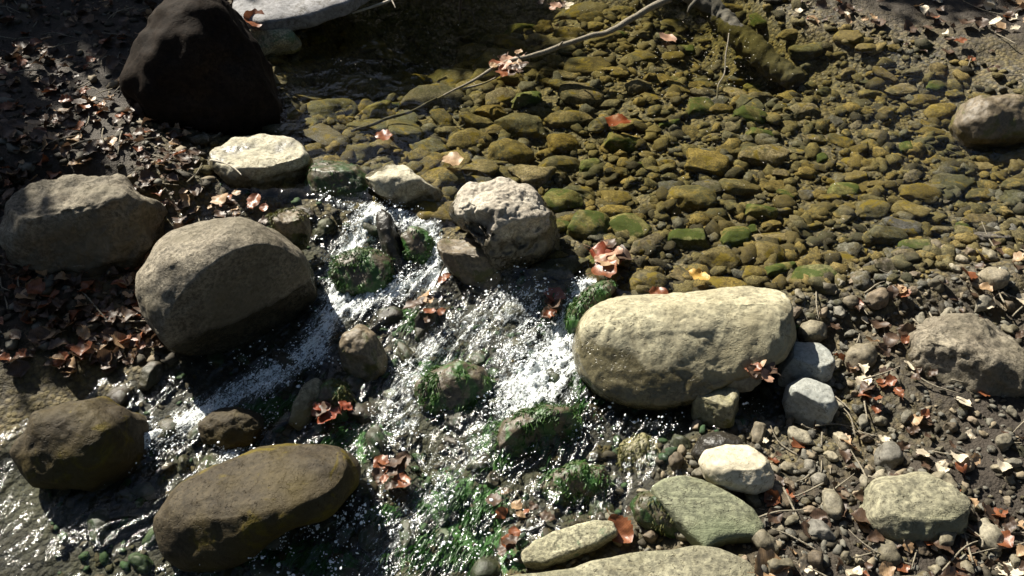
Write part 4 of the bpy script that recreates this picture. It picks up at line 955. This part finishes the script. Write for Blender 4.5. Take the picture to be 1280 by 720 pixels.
wood('twig', 'thin wavy twig rising from the water in front of the log', [(896, 122, .27), (898, 105, .31), (904, 92, .33), (906, 70, .38), (911, 42, .44)], [.003, .003, .003, .0035, .003], M['bark'], 'twig', seed=11, n=40, wob=.012)
wood('branch', 'thin sunken branch lying under the blue reflection in the pool', [(440, 166, .26), (480, 150, .27), (520, 135, .28), (545, 124, .285)], [.006, .007, .006, .005], M['sunk'], seed=13, n=30)
wood('twig', 'pale forked twig on the flat cream topped rock at the left edge', [(262, 200, .37), (280, 205, .365), (292, 212, .36), (302, 222, .35)], [.004, .004, .003, .002], M['twig'], 'twig', seed=15, n=20, twigs=[([(280, 205, .365), (290, 203, .37)], [.003, .001])])
wood('twig', 'white peeled twig leaning on the black shaded boulder', [(281, 6, .60), (290, 18, .55), (299, 30, .48), (312, 41, .42)], [.003, .004, .004, .003], M['twig'], 'twig', seed=17, n=20)
wood('twig', 'thin dark stick lying across the fall beside the brown wedged rock', [(544, 355, .235), (552, 335, .25), (560, 318, .27)], [.003, .003, .002], M['darkbark'], 'twig', seed=19, n=14)
wood('root', 'dark root dangling at the top edge of the dark water', [(575, 24, .32), (577, 8, .40), (574, -10, .50)], [.003, .005, .008], M['darkbark'], 'root', seed=21, n=20, twigs=[([(577, 8, .40), (590, 14, .36), (594, 26, .32)], [.004, .003, .002])])

# ------------------------------------------------------------------ spray: white bubbles and drops, some standing in for sun glints
def spray_glints(n_try, seed):
    r = np.random.default_rng(seed)
    px = r.uniform(120, 960, n_try); py = r.uniform(225, 740, n_try)
    f = .95 * foam_at(px, py) ** 1.35 + .08 * ((py > 400) & (px < 740)) * np.clip(1 - np.abs(px - 520) / 330, 0, 1)
    qx, qy = px * .8 + py * .6, py * .8 - px * .6
    clus = np.clip((fbm(np.c_[qx / 34, qy / 12, 0 * px], 4, 77, .7) + .14) * 2.0, 0, 1.7)
    k = r.uniform(0, 1, n_try) < f * clus * .8; px, py = px[k], py[k]
    P = np.array([at_w(a, b, .008) for a, b in zip(px, py)])
    k = (s_down(P[:, 0], P[:, 1]) > -.02) & (sd_shore(P[:, 0], P[:, 1]) < .02); P = P[k]; f = foam_at(px[k], py[k])
    z = z_surf(P[:, 0], P[:, 1]) + r.exponential(.008, len(P)) + .004
    n = len(P); V0, F0 = ico(1)
    sz = .0008 * (4.2 ** (r.uniform(0, 1, n) ** 2.0)) * 1.1
    st = r.uniform(.5, 2.1, (n, 3)); st[:, 2] *= .7
    off = np.c_[P[:, 0], P[:, 1], z]
    V = V0[None] * (sz[:, None] * st)[:, None, :] * (1 + .25 * r.normal(0, 1, (n, len(V0), 1)).clip(-1.5, 1.5)) + off[:, None, :]
    F = F0[None] + (np.arange(n) * len(V0))[:, None, None]
    return V.reshape(-1, 3), F.reshape(-1, 3)
def drop_glint_mat():
    m, t, out = new_mat('white_bubbles_and_glints')
    p = N(t, 'BsdfPrincipled', i_Roughness=.15); p.inputs['Base Color'].default_value = (.88, .91, .93, 1)
    L(t, p.outputs[0], out.inputs[0]); return m
V, F = spray_glints(80000, 3)
print('spray faces', len(F))
o = link('spray_and_glints', mesh_np('spray_and_glints', V, F, drop_glint_mat())); tag(o, 'white bubbles, flying drops and imitated sun glints over the tumbling water', 'spray_glints', kind='stuff')

# green strands of algae trailing in the cascade: ground cover nobody could count
ap, an = [], []
for cx, cy, rx, ry in WEED_SPOTS:
    r = np.random.default_rng(int(cx + cy)); m_ = 260
    for a, b in zip(r.normal(cx, rx * .6, m_), r.normal(cy, ry * .6, m_)):
        if vnoise(np.array([[a / 16, b / 11, 0]]), 91)[0] < .12: continue
        p = at_w(a, b, -.012); p[2] = float(z_water(p[0], p[1])) - r.uniform(.0, .02); ap.append(p); an.append((0, 0, 1))
V, F = blades(np.array(ap), np.array(an), 5200, .032, .0017, 5, (-.5, -1.0, -.12), .2)
o = link('algae', mesh_np('algae', V, F, M['weed'])); tag(o, 'green algae strands trailing in the current', 'algae', kind='stuff')

def flecks(n, seed):  # pale specks imitate glints on the pool, with debris among them
    r = np.random.default_rng(seed); V0, F0 = ico(1); Vs = []
    px = np.r_[r.uniform(320, 1120, n), r.normal(880, 55, n)]; py = np.r_[r.uniform(-10, 365, n), r.normal(75, 26, n)]
    for a, b in zip(px, py):
        p = at(a, b, ZP + .001)
        if s_down(p[0], p[1]) > -.03 or sd_shore([p[0]], [p[1]])[0] > -.02 or in_rock(a, b): continue
        th = r.uniform(0, 6.28); c, s_ = math.cos(th), math.sin(th); z_ = r.uniform(.0008, .0028) * np.array([r.uniform(.6, 2.4), .7, .45])
        v = V0 * z_ * (1 + .3 * r.normal(0, 1, (len(V0), 1)).clip(-1, 1)); Vs.append(np.c_[v[:, 0] * c - v[:, 1] * s_, v[:, 0] * s_ + v[:, 1] * c, v[:, 2]] + p)
    k = len(Vs); return np.vstack(Vs), (F0[None] + (np.arange(k) * len(V0))[:, None, None]).reshape(-1, 3)
V, F = flecks(170, 9)
o = link('glint_flecks', mesh_np('glint_flecks', V, F, plain_mat('pale_glint_flecks', (.35, .30, .22), (.8, .76, .66), 300, .7))); tag(o, 'tiny pale flecks imitating glints, with debris, floating on the calm pool', 'debris', kind='stuff')

# ------------------------------------------------------------------ unseen evergreens, most added for shade and dark reflections
def tree_parts(seed, h, rx):
    r = np.random.default_rng(seed)
    tv, tf = tube([(0, 0, -.4), (.05, 0, h * .3), (-.05, .05, h * .65), (0, 0, h)], [h * .035, h * .028, h * .017, h * .004], 12, 24, .05, seed, .12)
    V, F, off = [tv], list(tf), len(tv)
    LV, LF, lo = [], [], 0
    for i in range(34):
        t = .22 + .76 * i / 33; z = h * t; an_ = i * 2.4 + r.normal(0, .3); ln = rx * (1.05 - t) ** .7 * r.uniform(.75, 1.2)
        p0 = np.array([0, 0, z]); p1 = p0 + np.array([math.cos(an_) * ln * .5, math.sin(an_) * ln * .5, ln * .08]); p2 = p0 + np.array([math.cos(an_) * ln, math.sin(an_) * ln, -ln * .12])
        bv, bf = tube([p0, p1, p2], [h * .007, h * .004, h * .001], 5, 8, .02, seed + i)
        V.append(bv); F += [tuple(q + off for q in f) for f in bf]; off += len(bv)
        m_ = int(70 + 130 * ln / rx)
        tt = r.uniform(.15, 1.05, m_)[:, None]; c = p0 * (1 - tt) ** 2 + 2 * p1 * tt * (1 - tt) + p2 * tt ** 2 + r.normal(0, 1, (m_, 3)) * np.array([.16, .16, .07]) * (.5 + rx * .25)
        d = r.normal(0, 1, (m_, 3)); d[:, 2] -= .4; d /= np.linalg.norm(d, axis=1)[:, None]; s_ = np.cross(d, r.normal(0, 1, (m_, 3))); s_ /= np.linalg.norm(s_, axis=1)[:, None]
        l_ = r.uniform(.10, .24, (m_, 1))
        q = np.stack([c, c + d * l_ * .5 + s_ * l_ * .3, c + d * l_, c + d * l_ * .5 - s_ * l_ * .3], 1).reshape(-1, 3)
        LV.append(q); k = lo + np.arange(m_) * 4; LF.append(np.c_[k, k + 1, k + 2, k + 3]); lo += m_ * 4
    return mesh_py('trunk', np.vstack(V), F, M['darkbark']), mesh_np('crown', np.vstack(LV), np.vstack(LF), M['needles'], False)
tmesh = [tree_parts(1, 4.6, 1.5), tree_parts(2, 5.4, 1.7)]
for i, (x, y, k, sc_, lab) in enumerate([
    (-4.6, 6.9, 0, .62, 'young evergreen added for shade at the left end of the far bank'), (-3.5, 6.6, 1, .55, 'young evergreen added for shade, second from the left on the far bank'), (-2.6, 6.9, 0, .64, 'young evergreen added for shade left of the gap on the far bank'),
    (-.3, 6.8, 1, .56, 'young evergreen added for shade just right of the gap on the far bank'), (.8, 6.9, 0, .62, 'young evergreen added for shade straight beyond the sunken log'), (2.0, 6.8, 1, .6, 'young evergreen added for shade on the far bank at the right'),
    (-4.3, 5.2, 0, .66, 'evergreen added to shade the left bank above the black boulder'), (-5.6, 4.6, 1, .8, 'bigger evergreen added for shade further left on the left bank'), (-4.9, 3.4, 0, .7, 'evergreen added to shade the near left bank'),  # unseen, added to cast shade on the left bank
    (-4.0, 6.2, 0, .60, 'slender evergreen on the left bank added to shade the black boulder'), (-1.5, 6.5, 1, .27, 'knee high evergreen seedling added to darken the reflection in the gap on the far bank'), (-.95, 6.9, 0, .30, 'short evergreen added to darken the reflection at the right edge of the gap'), (-2.0, 7.1, 1, .26, 'short evergreen added to darken the reflection at the left edge of the gap'),  # unseen, added to shade the black boulder and darken the reflection
    (-1.5, 8.3, 0, .27, 'small evergreen added to darken the reflection in the gap on the far slope'), (-2.6, 9.2, 1, .3, 'slim evergreen added to darken the far slope at the left'), (-.4, 9.0, 1, .45, 'slim evergreen added to darken the far slope in the middle'), (-4.2, 9.4, 0, .6, 'evergreen added to darken the far slope at the far left'), (1.4, 8.8, 0, .5, 'slim evergreen added to darken the far slope at the right'), (-1.2, 10.6, 1, .3, 'evergreen added to darken the far slope high above the gap'),  # unseen, added to darken the slope that the pool reflects
    (3.6, 9, 1, 1.3, 'large evergreen high on the right of the far slope'), (1.0, 11, 0, 1.5, 'large evergreen high on the far slope'), (5.6, 5.0, 1, 1.5, 'large evergreen on the right bank'),
    (5.2, 1.2, 0, 2.1, 'large unseen evergreen added to dim the sky on the near right bank'), (4.0, -3.0, 1, 2.1, 'large unseen evergreen added to dim the sky behind the viewer at the right'), (.3, -4.4, 0, 2.3, 'large unseen evergreen added to dim the sky straight behind the viewer'), (-4.0, -3.0, 1, 2.0, 'large unseen evergreen added to dim the sky behind the viewer at the left'), (-6.0, .0, 0, 1.9, 'large unseen evergreen added to dim the sky far out on the left bank')]):  # unseen, added around the viewer to cut the sky light
    zb = float(z_bed([x], [y])[0])
    if lab.startswith('young'): sc_ = ((y - 3.95) / .743 * .9 + .3 - zb) / (4.6, 5.4)[k]  # height set so the added tree's shadow ends in the far pool
    e = empty('unseen_evergreen', (x, y, zb)); e.scale = (sc_,) * 3; e.rotation_euler = (0, 0, i * 1.3)
    tag(e, lab, 'tree', 'evergreens on the banks')
    link('trunk', tmesh[k][0], (0, 0, 0), e); link('crown', tmesh[k][1], (0, 0, 0), e)
